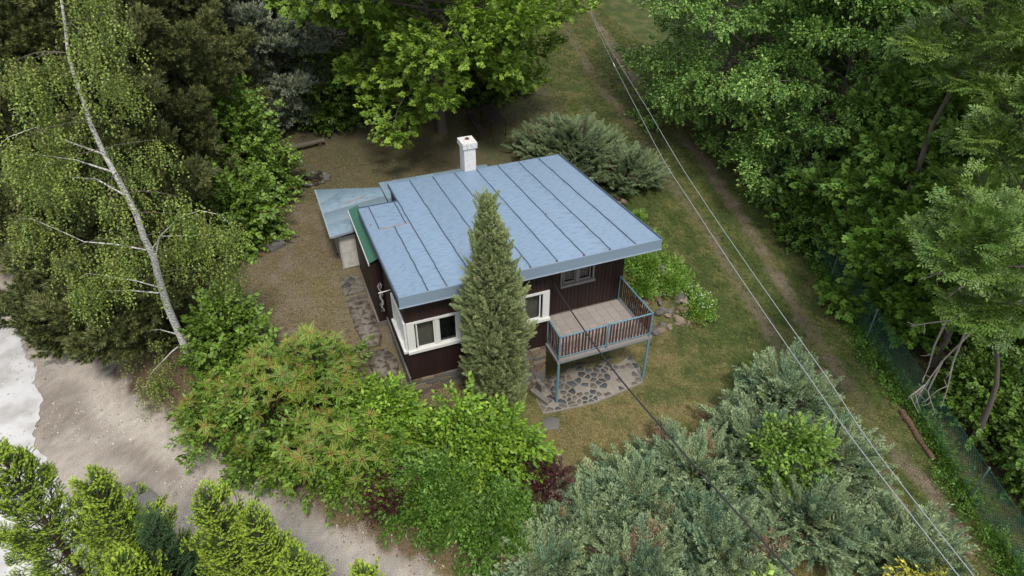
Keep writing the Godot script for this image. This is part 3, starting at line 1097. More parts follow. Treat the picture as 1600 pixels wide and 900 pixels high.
	wall_rows.call(P(4.39, 0.1, 0), Vector3.FORWARD, Vector3.RIGHT, 1.1, func(_a): return 0.0)
	bx(cab, "plinth", M.concrete, P(0.02, 3.58, 1.2), Vector3(0.16, 1.25, 7.0))
	bx(cab, "plinth", M.concrete, P(7.68, 4.2, 1.2), Vector3(0.16, 1.25, 5.7))
	bx(cab, "plinth", M.concrete, P(3.9, 7.05, 1.2), Vector3(7.5, 1.25, 0.1))
	# bump-out on the left wall, with its green strip of roof
	var bump := group_node("side_bay", cab)
	clad(bump, P(-0.3, 6.58, 0), Vector3.BACK, Vector3.LEFT, 3.34, 1.72, func(_a): return 4.12, [])
	clad(bump, P(-0.31, 3.23, 0), Vector3.RIGHT, Vector3.BACK, 0.28, 1.72, func(_a): return 4.12, [])
	bx(bump, "ledge", M.concrete, P(-0.2, 4.9, 1.5), Vector3(0.34, 0.42, 3.4))
	bx(bump, "green_roof", M.green_sheet, P(-0.2, 4.9, 4.25), Vector3(0.38, 0.02, 3.56), Basis(Vector3.BACK, 0.35))
	bx(bump, "bargeboard", M.white_paint, P(-0.39, 4.9, 4.13), Vector3(0.025, 0.1, 3.56))
	# white wires hanging at the end of the bay
	var bundle := group_node("wire_bundle", cab)
	for i in 4:
		var wp := PackedVector3Array()
		var wr := PackedFloat32Array()
		for k in 16:
			wp.append(P(-0.13 + 0.05 * sin(k * 1.3 + i) - 0.03 * i * 0.5, 3.12 + 0.04 * cos(k * 1.7 + i * 2.0) - 0.05 * i * 0.3, 3.35 - k * 0.075))
			wr.append(0.006)
		var ws := new_st()
		tube(ws, wp, wr, 5)
		commit(ws, "wire", M.white_paint, bundle)
	pipe(cab, "overflow_pipe", M.white_paint, P(-0.02, 1.78, 3.99), P(-0.4, 1.78, 3.96), 0.016)
	# roof
	var roof := group_node("roof", cab)
	roof.transform = Transform3D(Basis(Vector3.RIGHT, -0.0752), P(0, -0.3, 5.2))
	var L := 7.52
	bx(roof, "deck", M.wall_core, Vector3(0.52, -0.065, -3.0), Vector3(1.3, 0.09, 5.9))
	bx(roof, "deck", M.wall_core, Vector3(4.57, -0.065, -3.76), Vector3(6.74, 0.09, 7.44))
	var panel := func(x0: float, x1: float, s0: float, s1: float) -> void:
		bx(roof, "roof_panel", M["roof%d" % rng.randi_range(0, 3)], Vector3((x0 + x1) / 2, -0.009 + rng.randf_range(-0.003, 0.003), -(s0 + s1) / 2), Vector3(x1 - x0 - 0.006, 0.018, s1 - s0 - 0.004), Basis(Vector3.BACK, rng.randf_range(-0.004, 0.004)))
	var seam := func(x: float, s0: float, s1: float) -> void:
		var st := new_st()
		var n := 22
		var a := PackedVector3Array()
		var r := PackedFloat32Array()
		for i in n + 1:
			a.append(Vector3(x + rng.randf_range(-0.012, 0.012), 0.014 + rng.randf_range(-0.004, 0.004), -lerpf(s0, s1, i / float(n))))
			r.append(0.017)
		tube(st, a, r, 5)
		commit(st, "seam", M.seam, roof)
	var cols := [1.22, 2.02, 2.87, 3.72, 4.56, 5.42, 6.27, 7.11, 7.97]
	for i in cols.size() - 1:
		panel.call(cols[i], cols[i + 1], 0.0, L)
		if i < cols.size() - 1: seam.call(cols[i], 0.04, L - 0.02)
	panel.call(-0.16, 0.68, 0.0, 4.15)
	panel.call(0.68, 1.22, 0.0, 4.2)
	panel.call(-0.16, 0.2, 4.15, 5.95)
	panel.call(0.2, 1.22, 4.2, 5.97)
	seam.call(0.68, 0.04, 4.15)
	seam.call(0.2, 4.2, 5.9)
	seam.call(1.08, 4.25, 5.95)
	bx(roof, "joint_strip", M.rust_pale, Vector3(0.42, 0.006, -4.16), Vector3(0.5, 0.012, 0.035), Basis(Vector3.UP, 0.04))
	bx(roof, "joint_strip", M.rust_pale, Vector3(0.93, 0.006, -4.22), Vector3(0.5, 0.01, 0.025))
	bx(roof, "fascia", M.fascia, Vector3(1.35, -0.155, 0.017), Vector3(3.04, 0.33, 0.03))
	bx(roof, "fascia", M.fascia, Vector3(5.43, -0.155, 0.018), Vector3(5.11, 0.33, 0.032))
	bx(roof, "drip_edge", M.drip, Vector3(3.905, -0.325, 0.035), Vector3(8.18, 0.022, 0.05))
	bx(roof, "edge_trim", M.seam, Vector3(-0.18, -0.03, -2.98), Vector3(0.04, 0.13, 5.98))
	bx(roof, "edge_trim", M.seam, Vector3(7.99, -0.03, -3.76), Vector3(0.04, 0.13, 7.54))
	bx(roof, "edge_trim", M.seam, Vector3(0.52, 0.0, -5.98), Vector3(1.4, 0.06, 0.035))
	bx(roof, "edge_trim", M.roof1, Vector3(4.6, -0.03, -7.54), Vector3(6.76, 0.07, 0.035))
	bx(roof, "edge_trim", M.seam, Vector3(1.2, -0.01, -6.74), Vector3(0.035, 0.09, 1.52))
	for q in [[3.72, 0.06], [4.56, 0.07], [5.42, 0.05], [6.27, 0.05], [0.02, 4.6], [4.6, 7.3], [2.9, 7.35], [6.5, 7.4], [5.5, 3.0]]:
		var rk := put(S["rock%d" % rng.randi_range(0, 3)], "rust_patch", M.rust, roof, Transform3D(Basis(Vector3.UP, rng.randf() * 3) * Basis.from_scale(Vector3(rng.randf_range(0.025, 0.045), 0.004, rng.randf_range(0.03, 0.06))), Vector3(q[0] - 0.03, 0.003, -q[1])))
	# chimney
	var ch := group_node("chimney", cab)
	bx(ch, "shaft", M.plaster, P(4.34, 7.42, 4.2), Vector3(0.44, 2.7, 0.56))
	bx(ch, "cap", M.plaster_old, P(4.34, 7.42, 5.645), Vector3(0.56, 0.21, 0.68))
	pipe(ch, "flue", M.clay, P(4.36, 7.5, 5.7), P(4.36, 7.5, 5.79), 0.085)
	pipe(ch, "flue_mouth", M.matte_black, P(4.36, 7.5, 5.76), P(4.36, 7.5, 5.795), 0.065)  # plain black disc in the top of the solid flue pot
	# balcony
	var bal := group_node("balcony", cab)
	var u0 := 4.44
	var u1 := 7.65
	var vf := -0.906
	bx(bal, "slab", M.slab, P(6.06, 0.145, hf - 0.09), Vector3(3.36, 0.1, 2.17))
	bx(bal, "beam", M.blue_paint, P(6.05, vf + 0.06, hf - 0.185), Vector3(3.26, 0.09, 0.06))
	bx(bal, "beam", M.blue_paint, P(u0 + 0.03, 0.15, hf - 0.185), Vector3(0.06, 0.09, 2.05))
	bx(bal, "beam", M.blue_paint, P(u1 - 0.03, 0.15, hf - 0.185), Vector3(0.06, 0.09, 2.05))
	var nx := 10
	var nz := 7
	for i in nx:
		for j in nz:
			var tx := (u1 - u0 - 0.1) / nx
			var tz := (1.2 - vf - 0.06) / nz
			bx(bal, "floor_tile", M["tile%d" % rng.randi_range(0, 2)], P(u0 + 0.05 + tx * (i + 0.5), vf + 0.05 + tz * (j + 0.5), hf - 0.032 + rng.randf_range(-0.001, 0.001)), Vector3(tx - 0.008, 0.018, tz - 0.008))
	for u in [u0, u1]:
		var g := ground_h(u, vf) - 0.05
		pipe(bal, "post", M.blue_paint, P(u, vf, g), P(u, vf, hf - 0.14), 0.045)
	var railing := func(a: Vector3, b: Vector3, n_slats: int) -> void:
		pipe(bal, "rail", M.blue_paint, a + Vector3(0, 0.92, 0), b + Vector3(0, 0.92, 0), 0.026)
		pipe(bal, "rail", M.blue_paint, a + Vector3(0, 0.1, 0), b + Vector3(0, 0.1, 0), 0.018)
		var d := (b - a).normalized()
		var bb := Basis(d, Vector3.UP, d.cross(Vector3.UP))
		for i in n_slats:
			var p := a.lerp(b, (i + 0.5 + rng.randf_range(-0.08, 0.08)) / n_slats)
			bx(bal, "slat", M["slat%d" % rng.randi_range(0, 2)], p + Vector3(0, 0.5 + rng.randf_range(-0.012, 0.012), 0) + d.cross(Vector3.UP) * -0.0, Vector3(0.058, 0.76, 0.02), bb * Basis(Vector3.BACK, rng.randf_range(-0.02, 0.02)))
	var fl := P(u0, vf, hf)
	var fr := P(u1, vf, hf)
	var fm := fl.lerp(fr, 0.515)
	railing.call(fl + Vector3(0.05, 0, 0), fm - Vector3(0.04, 0, 0), 14)
	railing.call(fm + Vector3(0.04, 0, 0), fr - Vector3(0.05, 0, 0), 13)
	railing.call(P(u0 + 0.02, -0.03, hf), fl - Vector3(0, 0, 0.05), 7)
	railing.call(P(u1, 1.2, hf), fr - Vector3(0, 0, 0.05), 18)
	for p in [fl, fr, fm, P(u0 + 0.02, -0.03, hf), P(u1, 1.2, hf)]:
		pipe(bal, "rail_post", M.blue_paint, p + Vector3(0, -0.15, 0), p + Vector3(0, 0.95, 0), 0.03)

func build_shed() -> void:
	var sh := thing("lean_to_shed", P(-0.86, 6.7, 1.78), "small white walled shed with pale blue metal roof behind the cabin", "shed")
	var o := sh.position
	bx(sh, "left_wall", M.white_wall, P(-0.86, 8.1, 2.5) - o, Vector3(0.08, 1.8, 2.8))
	bx(sh, "front_wall", M.shed_boards, P(0.1, 6.82, 2.5) - o, Vector3(1.8, 1.7, 0.06))
	bx(sh, "back_wall", M.white_wall, P(2.4, 9.35, 2.5) - o, Vector3(6.6, 1.8, 0.08))
	bx(sh, "right_wall", M.white_wall, P(5.7, 8.25, 2.5) - o, Vector3(0.08, 1.8, 2.2))
	var d := bx(sh, "door", M.door_white, P(-0.54, 6.7, 2.48) - o, Vector3(0.6, 1.36, 0.04), Basis(Vector3.UP, 0.04))
	bx(sh, "lintel", M.board1, P(-0.45, 6.72, 3.27) - o, Vector3(0.86, 0.16, 0.06))
	bx(sh, "door_frame", M.board2, P(-0.2, 6.72, 2.5) - o, Vector3(0.05, 1.4, 0.05))
	var slope := Basis(Vector3.BACK, 0.12)
	var edges := [[[-1.15, 6.42], [1.2, 6.42], [1.2, 7.25], [-1.15, 7.25]], [[-1.15, 7.256], [1.2, 7.256], [1.2, 8.1], [-1.15, 8.1]], [[-1.15, 8.106], [1.2, 8.106], [1.2, 8.84], [-0.05, 9.51], [-1.15, 8.9]], [[-1.15, 8.906], [-0.05, 9.516], [-1.15, 10.1]]]
	for i in edges.size():
		var pg := PackedVector2Array()
		for q in edges[i]: pg.append(Vector2(q[0], q[1]) - Vector2(0.02, 8.0))
		put(slab_mesh(pg, 0.015, 0.01), "roof_panel", M["shed_roof%d" % (i % 2)], sh, Transform3D(slope, P(0.02, 8.0, 3.55) - o))
	for v in [7.253, 8.103]:
		bx(sh, "seam", M.shed_seam, P(0.02, v, 3.572) - o, Vector3(2.3, 0.03, 0.018), slope)
	bx(sh, "rust_strip", M.rust_pale, P(0.0, 8.42, 3.57) - o, Vector3(0.85, 0.008, 0.05), slope * Basis(Vector3.UP, 0.1))
	bx(sh, "gutter", M.shed_seam, P(-1.17, 8.25, 3.38) - o, Vector3(0.06, 0.08, 3.7))
	bx(sh, "front_trim", M.drip, P(0.02, 6.4, 3.52) - o, Vector3(2.36, 0.09, 0.03), slope)
	for i in 6:
		bx(sh, "roof_panel", M["shed_roof%d" % (i % 2)], P(1.6 + 0.75 * i, 8.32, 3.66) - o, Vector3(0.74, 0.02, 2.16), Basis(Vector3.RIGHT, -0.05))

func flag_polys(quad: PackedVector2Array, n: int, gap: float) -> Array:
	var seeds := PackedVector2Array()
	var lo := Vector2(1e9, 1e9)
	var hi := Vector2(-1e9, -1e9)
	for q in quad:
		lo = lo.min(q)
		hi = hi.max(q)
	var tries := 0
	var far := sqrt((hi.x - lo.x) * (hi.y - lo.y) / n) * 0.62
	while seeds.size() < n and tries < 6000:
		tries += 1
		var p := Vector2(rng.randf_range(lo.x, hi.x), rng.randf_range(lo.y, hi.y))
		if not Geometry2D.is_point_in_polygon(p, quad): continue
		var ok := true
		for s in seeds:
			if s.distance_to(p) < far * rng.randf_range(0.75, 1.25): ok = false
		if ok: seeds.append(p)
	var out := []
	for i in seeds.size():
		var poly := quad
		for j in seeds.size():
			if i == j or seeds[i].distance_to(seeds[j]) > far * 5.0: continue
			var mid := (seeds[i] + seeds[j]) / 2.0
			var nrm := (seeds[j] - seeds[i]).normalized()
			var cut := PackedVector2Array()
			for k in poly.size():
				var a := poly[k]
				var b := poly[(k + 1) % poly.size()]
				var da := (a - mid).dot(nrm)
				var db := (b - mid).dot(nrm)
				if da <= 0.0: cut.append(a)
				if (da < 0.0) != (db < 0.0): cut.append(a.lerp(b, da / (da - db)))
			poly = cut
			if poly.size() < 3: break
		if poly.size() < 3: continue
		for p in Geometry2D.offset_polygon(poly, -gap * rng.randf_range(0.7, 1.8), Geometry2D.JOIN_MITER):
			if p.size() >= 3: out.append(p)
	return out

func slab_mesh(poly: PackedVector2Array, thick: float, bevel: float) -> ArrayMesh:
	var st := new_st()
	var c := Vector2.ZERO
	for p in poly: c += p
	c /= poly.size()
	var n := poly.size()
	var cw := Geometry2D.is_polygon_clockwise(poly)
	for i in n:
		var a := poly[i]
		var b := poly[(i + 1) % n]
		if cw:
			var s := a
			a = b
			b = s
		var ai := a.lerp(c, bevel)
		var bi := b.lerp(c, bevel)
		var c3 := P(c.x, c.y, thick)
		var A := P(a.x, a.y, thick * 0.6)
		var B := P(b.x, b.y, thick * 0.6)
		var AI := P(ai.x, ai.y, thick)
		var BI := P(bi.x, bi.y, thick)
		var A0 := P(a.x, a.y, -0.03)
		var B0 := P(b.x, b.y, -0.03)
		for p in [c3, BI, AI, AI, BI, B, AI, B, A, A, B, B0, A, B0, A0]: st.add_vertex(p)
	st.set_smooth_group(-1)
	st.generate_normals()
	return st.commit()

func build_hardscape() -> void:
	# patio under the balcony
	var patio := thing("patio", P(0, 0, 0), "crazy paved stone patio with pale mortar under the balcony", "patio")
	var quad := PackedVector2Array([Vector2(3.85, -1.2), Vector2(5.6, -1.35), Vector2(7.55, -1.1), Vector2(7.85, -0.3), Vector2(7.75, 1.2), Vector2(4.5, 1.2), Vector2(4.5, 0.0), Vector2(3.9, -0.1)])
	var zone := PackedVector2Array([Vector2(3.85, -1.2), Vector2(5.6, -1.35), Vector2(7.55, -1.1), Vector2(7.85, -0.3), Vector2(7.75, 1.2), Vector2(4.5, 1.2), Vector2(3.9, -0.1)])
	put(slab_mesh(zone, 0.06, 0.01), "mortar_bed", M.mortar_pale, patio, Transform3D(Basis.IDENTITY, Vector3(0, 0.02, 0)))
	for p in flag_polys(zone, 170, 0.016):
		if rng.randf() < (0.14 if p[0].x < 6.5 else 0.5): continue
		put(slab_mesh(p, 0.09 + rng.randf_range(0, 0.012), 0.1), "flagstone", M["flag%d" % rng.randi_range(0, 5)], patio, Transform3D(Basis.IDENTITY, Vector3(0, 0.0, 0)))
	# paving by the shed door
	var dp := thing("door_paving", P(0, 0, 0), "small patch of worn paving stones before the white shed door", "paving")
	for p in flag_polys(PackedVector2Array([Vector2(-1.15, 5.1), Vector2(-0.36, 5.15), Vector2(-0.36, 6.6), Vector2(-1.2, 6.75)]), 15, 0.012):
		put(slab_mesh(p, 0.05, 0.06), "paving_stone", M["flag%d" % [0, 3, 4, 5][rng.randi_range(0, 3)]], dp, Transform3D(Basis.IDENTITY, Vector3(0, 1.71, 0)))
	# broken concrete path along the left wall
	var path := thing("concrete_path", P(0, 0, 0), "cracked mossy concrete strip along the cabin's left wall", "path")
	var slabs := [[[-1.15, 5.0], [-0.4, 5.05], [-0.38, 2.7], [-0.5, 2.3], [-1.0, 2.35], [-1.12, 3.2]], [[-1.05, 2.2], [-0.35, 2.2], [-0.12, 1.5], [-0.25, 0.9], [-0.95, 0.95]], [[-0.9, 0.8], [-0.15, 0.75], [-0.1, -0.3], [-0.8, -0.3]]]
	for sl in slabs:
		var pg := PackedVector2Array()
		var low := 1e9
		for i in sl.size():
			var a := Vector2(sl[i][0], sl[i][1])
			var b := Vector2(sl[(i + 1) % sl.size()][0], sl[(i + 1) % sl.size()][1])
			low = minf(low, ground_h(a.x, a.y))
			var m := int(a.distance_to(b) / 0.2) + 1
			for k in m: pg.append(a.lerp(b, k / float(m)) + Vector2(rng.randf_range(-0.03, 0.03), rng.randf_range(-0.03, 0.03)))
		var c: float = ground_h((sl[0][0] + sl[2][0]) / 2.0, (sl[0][1] + sl[2][1]) / 2.0)
		put(slab_mesh(pg, 0.16, 0.03), "slab", M.concrete_old, path, Transform3D(Basis(Vector3.RIGHT, 0.04) if false else Basis.IDENTITY, Vector3(0, c - 0.08, 0)))
	# white concrete apron in the lower left and a grey patch on the road
	var ap := PackedVector2Array()
	for q in [[-13.5, 11.2], [-12.9, 9.9], [-12.3, 8.6], [-11.75, 7.3], [-11.4, 6.0], [-11.2, 5.1], [-11.05, 4.3], [-11.15, 3.6], [-11.0, 2.9], [-10.75, 2.3], [-10.55, 1.75], [-10.2, 1.2], [-10.0, 0.6], [-9.4, 0.0], [-8.8, -0.9], [-8.0, -2.4], [-7.4, -4.0], [-8.0, -9.0], [-30.0, -9.0], [-30.0, 16.0], [-14.6, 15.0]]:
		ap.append(Vector2(q[0], q[1]))
	var st := new_st()
	for pair in [[ap, "concrete_pavement", 0.028]]:
		var dense := PackedVector2Array()
		for i in ap.size():
			var a := ap[i]
			var b := ap[(i + 1) % ap.size()]
			var m := clampi(int(a.distance_to(b) / 0.12), 1, 40) if a.x > -14 else 1
			for k in m: dense.append(a.lerp(b, k / float(m)) + Vector2(n_mid.get_noise_2d(lerpf(a.x, b.x, k / float(m)), lerpf(a.y, b.y, k / float(m))) * 0.2 + rng.randf_range(-0.035, 0.035), rng.randf_range(-0.03, 0.03)))
		var tri := Geometry2D.triangulate_polygon(dense)
		for i in range(0, tri.size(), 3):
			var t := [dense[tri[i]], dense[tri[i + 1]], dense[tri[i + 2]]]
			if (t[1] - t[0]).cross(t[2] - t[0]) > 0: t.reverse()
			for p in t: st.add_vertex(P(p.x, p.y, 0.1 + 0.03 * p.y + 0.012))
	st.generate_normals()
	tag(commit(st, "concrete_pavement", M.white_concrete, self), "", "", "", "structure")
	var pg2 := PackedVector2Array()
	for q in [[-8.75, -0.95], [-7.6, -0.75], [-7.5, -0.3], [-7.75, 0.1], [-8.3, 0.75], [-8.7, 0.95], [-9.0, 0.5], [-9.35, -0.1]]: pg2.append(Vector2(q[0], q[1]))
	var patch := put(slab_mesh(pg2, 0.05, 0.02), "concrete_patch", M.grey_concrete, self, Transform3D(Basis(Vector3.RIGHT, -0.03), Vector3(0, 0.085, 0)))
	tag(patch, "", "", "", "structure")

func rocks_in(parent: Node3D, spots: Array, called: String) -> void:
	for q in spots:
		var s: float = q[2]
		var h := ground_h(q[0], q[1])
		put(S["rock%d" % rng.randi_range(0, 3)], called, M["stone%d" % rng.randi_range(0, 4)], parent, Transform3D(Basis.from_euler(Vector3(rng.randf_range(-0.3, 0.3), rng.randf() * TAU, rng.randf_range(-0.3, 0.3))) * Basis.from_scale(Vector3(s, s * rng.randf_range(0.4, 0.7), s * rng.randf_range(0.6, 0.9))), P(q[0], q[1], h + s * 0.12)))

func build_yard_things() -> void:
	var rk := thing("rockery", P(0, 0, 0), "bank of grey field stones beside the balcony and cabin's right wall", "rockery")
	var spots := []
	for i in 90:
		spots.append([rng.randf_range(8.0, 10.9), rng.randf_range(0.9, 2.1), rng.randf_range(0.1, 0.28)])
	for i in 44:
		var t := rng.randf()
		spots.append([lerpf(10.4, 11.6, t) + rng.randf_range(-0.35, 0.35), lerpf(2.0, 8.2, t) + rng.randf_range(-0.4, 0.4), rng.randf_range(0.08, 0.24)])
	rocks_in(rk, spots, "stone")
	var fire := thing("fire_ring", P(-0.94, 13.8, 0), "ring of sooty stones round an old campfire on bare earth", "fire pit")
	for i in 13:
		var a := TAU * i / 13
		var s := rng.randf_range(0.13, 0.24)
		var u := 0.62 * cos(a)
		var v := 0.55 * sin(a)
		put(S["rock%d" % (i % 4)], "stone", M[["stone1", "stone3", "soot_stone", "stone1"][i % 4]], fire, Transform3D(Basis(Vector3.UP, rng.randf() * 6) * Basis.from_scale(Vector3(s, s * 0.55, s * 0.75)), Vector3(u, ground_h(-0.94 + u, 13.8 + v) + 0.05, -v)))
	for i in 3:
		pipe(fire, "charred_stick", M.matte_black, Vector3(-0.3, ground_h(-0.94, 13.8) + 0.05, -0.2 + 0.2 * i), Vector3(0.3, ground_h(-0.94, 13.8) + 0.1, 0.2 - 0.25 * i), 0.035)
	var ash := put(S.rock1, "ash_heap", M.ash, fire, Transform3D(Basis.from_scale(Vector3(0.42, 0.07, 0.36)), Vector3(0, ground_h(-0.94, 13.8), 0)))
	# plank seat on stumps
	var seat := thing("plank_bench", on_ground(-0.95, 16.7), "weathered grey plank bench near the fire ring", "bench")
	bx(seat, "plank", M.grey_wood, Vector3(0, 0.33, 0), Vector3(2.1, 0.05, 0.24), Basis(Vector3.UP, 0.15))
	for s in [-0.8, 0.8]: pipe(seat, "leg", M.bark_brown, Vector3(s, -0.05, -s * 0.15), Vector3(s, 0.31, -s * 0.15), 0.1)
	# bench and table under the maple
	for q in [["garden_bench", 7.35, 15.6, 0.42, 2, "dark brown slatted garden bench under the maple behind the chimney", "bench", 0.17], ["garden_table", 8.3, 15.7, 0.72, 4, "dark brown slatted garden table half hidden under the maple", "table", 0.2]]:
		var b := thing(q[0], on_ground(q[1], q[2]), q[5], q[6])
		var h: float = q[3]
		var turn := Basis(Vector3.UP, -0.05)
		for i in int(q[4]):
			bx(b, "plank", M.dark_wood, turn * Vector3((i - (q[4] - 1) / 2.0) * q[7], h, 0), Vector3(q[7] - 0.015, 0.04, 2.5), turn)
		for s in [-0.95, 0.95]:
			bx(b, "crossbar", M.red_steel, turn * Vector3(0, h - 0.045, s), Vector3(q[7] * q[4] - 0.06, 0.04, 0.05), turn)
			for e in [-1, 1]: bx(b, "leg", M.red_steel, turn * Vector3(e * (q[7] * q[4] / 2.0 - 0.06), h / 2 - 0.05, s), Vector3(0.05, h + 0.03, 0.05), turn)
	# slabs stacked at the yard's edge
	var st := thing("stacked_slab", on_ground(-3.1, 9.1), "grey stone slab lying flat at the edge of the yard", "slab")
	bx(st, "slab", M.stone1, Vector3(0, 0.05, 0), Vector3(0.7, 0.1, 0.5), Basis(Vector3.UP, 0.5))
	bx(st, "slab", M.stone3, Vector3(0.1, 0.14, -0.05), Vector3(0.5, 0.07, 0.45), Basis(Vector3.UP, 0.2))
	var fs := thing("flat_stone", on_ground(3.93, -1.6), "flat grey stone sunk in the grass before the patio", "stone")
	put(slab_mesh(PackedVector2Array([Vector2(-0.3, -0.2), Vector2(0.15, -0.3), Vector2(0.35, 0.05), Vector2(0.1, 0.3), Vector2(-0.25, 0.2)]), 0.06, 0.1), "face", M.stone3, fs, Transform3D.IDENTITY)
	var sb := thing("leaning_slab", on_ground(4.0, -0.55), "grey step slabs beside the stone base near the left balcony post", "slab")
	bx(sb, "slab", M.concrete, Vector3(0, 0.12, 0), Vector3(0.16, 0.12, 0.75), Basis(Vector3.UP, 0.45) * Basis(Vector3.RIGHT, 0.12))
	bx(sb, "slab", M.concrete, Vector3(0.15, 0.22, -0.45), Vector3(0.14, 0.3, 0.5), Basis(Vector3.UP, 0.2))
	# fallen log by the fence
	var lg := thing("fallen_log", on_ground(14.67, -6.0), "rotting reddish log lying along the foot of the fence", "log")
	var ls := new_st()
	var lp := PackedVector3Array()
	var lr := PackedFloat32Array()
	for i in 8:
		var t := i / 7.0
		var u := lerpf(14.95, 14.42, t)
		var v := lerpf(-5.1, -6.95, t)
		lp.append(P(u + rng.randf_range(-0.03, 0.03), v, ground_h(u, v) + 0.06) - lg.position)
		lr.append(lerpf(0.11, 0.085, t) * rng.randf_range(0.8, 1.2))
	tube(ls, lp, lr, 8)
	commit(ls, "bark", M.rotten, lg)

func build_fence() -> void:
	var fe := thing("chain_link_fence", P(0, 0, 0), "green chain link fence on steel posts along the wood's edge", "fence")
	var st := new_st()
	var height := 1.5
	for i in FENCE.size():
		var u: float = FENCE[i][0]
		var v: float = FENCE[i][1]
		var g := ground_h(u, v)
		var lean := Vector3(rng.randf_range(-0.06, 0.02), 0, rng.randf_range(-0.05, 0.05))
		pipe(fe, "post", M.fence_post, P(u, v, g - 0.1), P(u, v, g + height + 0.06) + lean, 0.03)
	for i in FENCE.size() - 1:
		var a := Vector2(FENCE[i][0], FENCE[i][1])
		var b := Vector2(FENCE[i + 1][0], FENCE[i + 1][1])
		var len := a.distance_to(b)
		var ga := ground_h(a.x, a.y)
		var gb := ground_h(b.x, b.y)
		var pt := func(s: float, y: float) -> Vector3:
			var k := clampf(s / len, 0, 1)
			var q := a.lerp(b, k)
			var sag := sin(k * PI)
			return P(q.x + 0.05 * sag * y, q.y, lerpf(ga, gb, k) + y * (1.0 - 0.05 * sag))
		var step := 0.1
		var n := int(len / step)
		for k in n:
			for dirn in [-1, 1]:
				var s0 := (k + 0.5) * step
				for z in 4:
					var y0 := height * z / 4.0
					var y1 := height * (z + 1) / 4.0
					var sa: float = s0 + dirn * y0 * 0.9
					var sb: float = s0 + dirn * y1 * 0.9
					if sa < 0 or sb < 0 or sa > len or sb > len:
						sa = fposmod(sa, len)
						sb = sa + dirn * (y1 - y0) * 0.9
					tube(st, PackedVector3Array([pt.call(sa, y0), pt.call(sb, y1)]), PackedFloat32Array([0.005, 0.005]), 3)
		for y in [0.04, 0.75, height]:
			var p := PackedVector3Array()
			var r := PackedFloat32Array()
			for k in 7:
				p.append(pt.call(len * k / 6.0, y))
				r.append(0.006)
			tube(st, p, r, 4)
	var m := commit(st, "wire_mesh", M.fence_wire, fe)
	m.set_meta("kind", "stuff")

func wire(called: String, label: String, pts: Array, r: float, m: Material, sleeve := -1.0) -> void:
	var t := thing(called, pts[0], label, "cable", "overhead cables" if called == "overhead_wire" else "")
	var c := Curve3D.new()
	c.bake_interval = 0.5
	for i in pts.size():
		var tang: Vector3 = (pts[mini(i + 1, pts.size() - 1)] - pts[maxi(i - 1, 0)]) / 6.0
		c.add_point(pts[i], -tang, tang)
	var p := PackedVector3Array()
	var rs := PackedFloat32Array()
	for q in c.get_baked_points():
		p.append(q - pts[0])
		rs.append(r)
	var st := new_st()
	tube(st, p, rs, 6)
	commit(st, "conductor", m, t)
	if sleeve > 0.0:
		var k := c.get_baked_length() * sleeve
		pipe(t, "splice_sleeve", M.sleeve, c.sample_baked(k) - pts[0], c.sample_baked(k + 0.45) - pts[0], r * 1.9)

func build_wires() -> void:
	wire("overhead_wire", "pale overhead cable, the one nearer the cabin, crossing to the lower right", [P(23.0, 40.0, 7.9), P(14.75, 18.9, 7.0), P(9.49, 3.67, 7.0), P(7.99, -1.46, 7.0), P(6.43, -7.73, 7.0), P(5.54, -12.24, 7.0), P(2.2, -30.0, 7.6)], 0.008, M.wire_silver, 0.44)
	wire("overhead_wire", "pale overhead cable, the one nearer the fence, crossing to the lower right", [P(23.2, 40.0, 7.9), P(14.9, 19.2, 7.0), P(10.01, 3.99, 7.0), P(8.35, -1.6, 7.0), P(6.76, -7.85, 7.0), P(5.75, -12.32, 7.0), P(2.5, -30.0, 7.6)], 0.008, M.wire_silver, 0.3)
	wire("supply_cable", "thick black cable running from the cabin wall over the junipers", [P(4.62, 0.74, 4.36), P(4.55, -0.6, 4.2), P(4.43, -3.5, 4.3), P(4.36, -6.0, 4.6), P(4.5, -10.6, 5.05), P(4.8, -26.0, 7.2)], 0.021, M.cable_black)

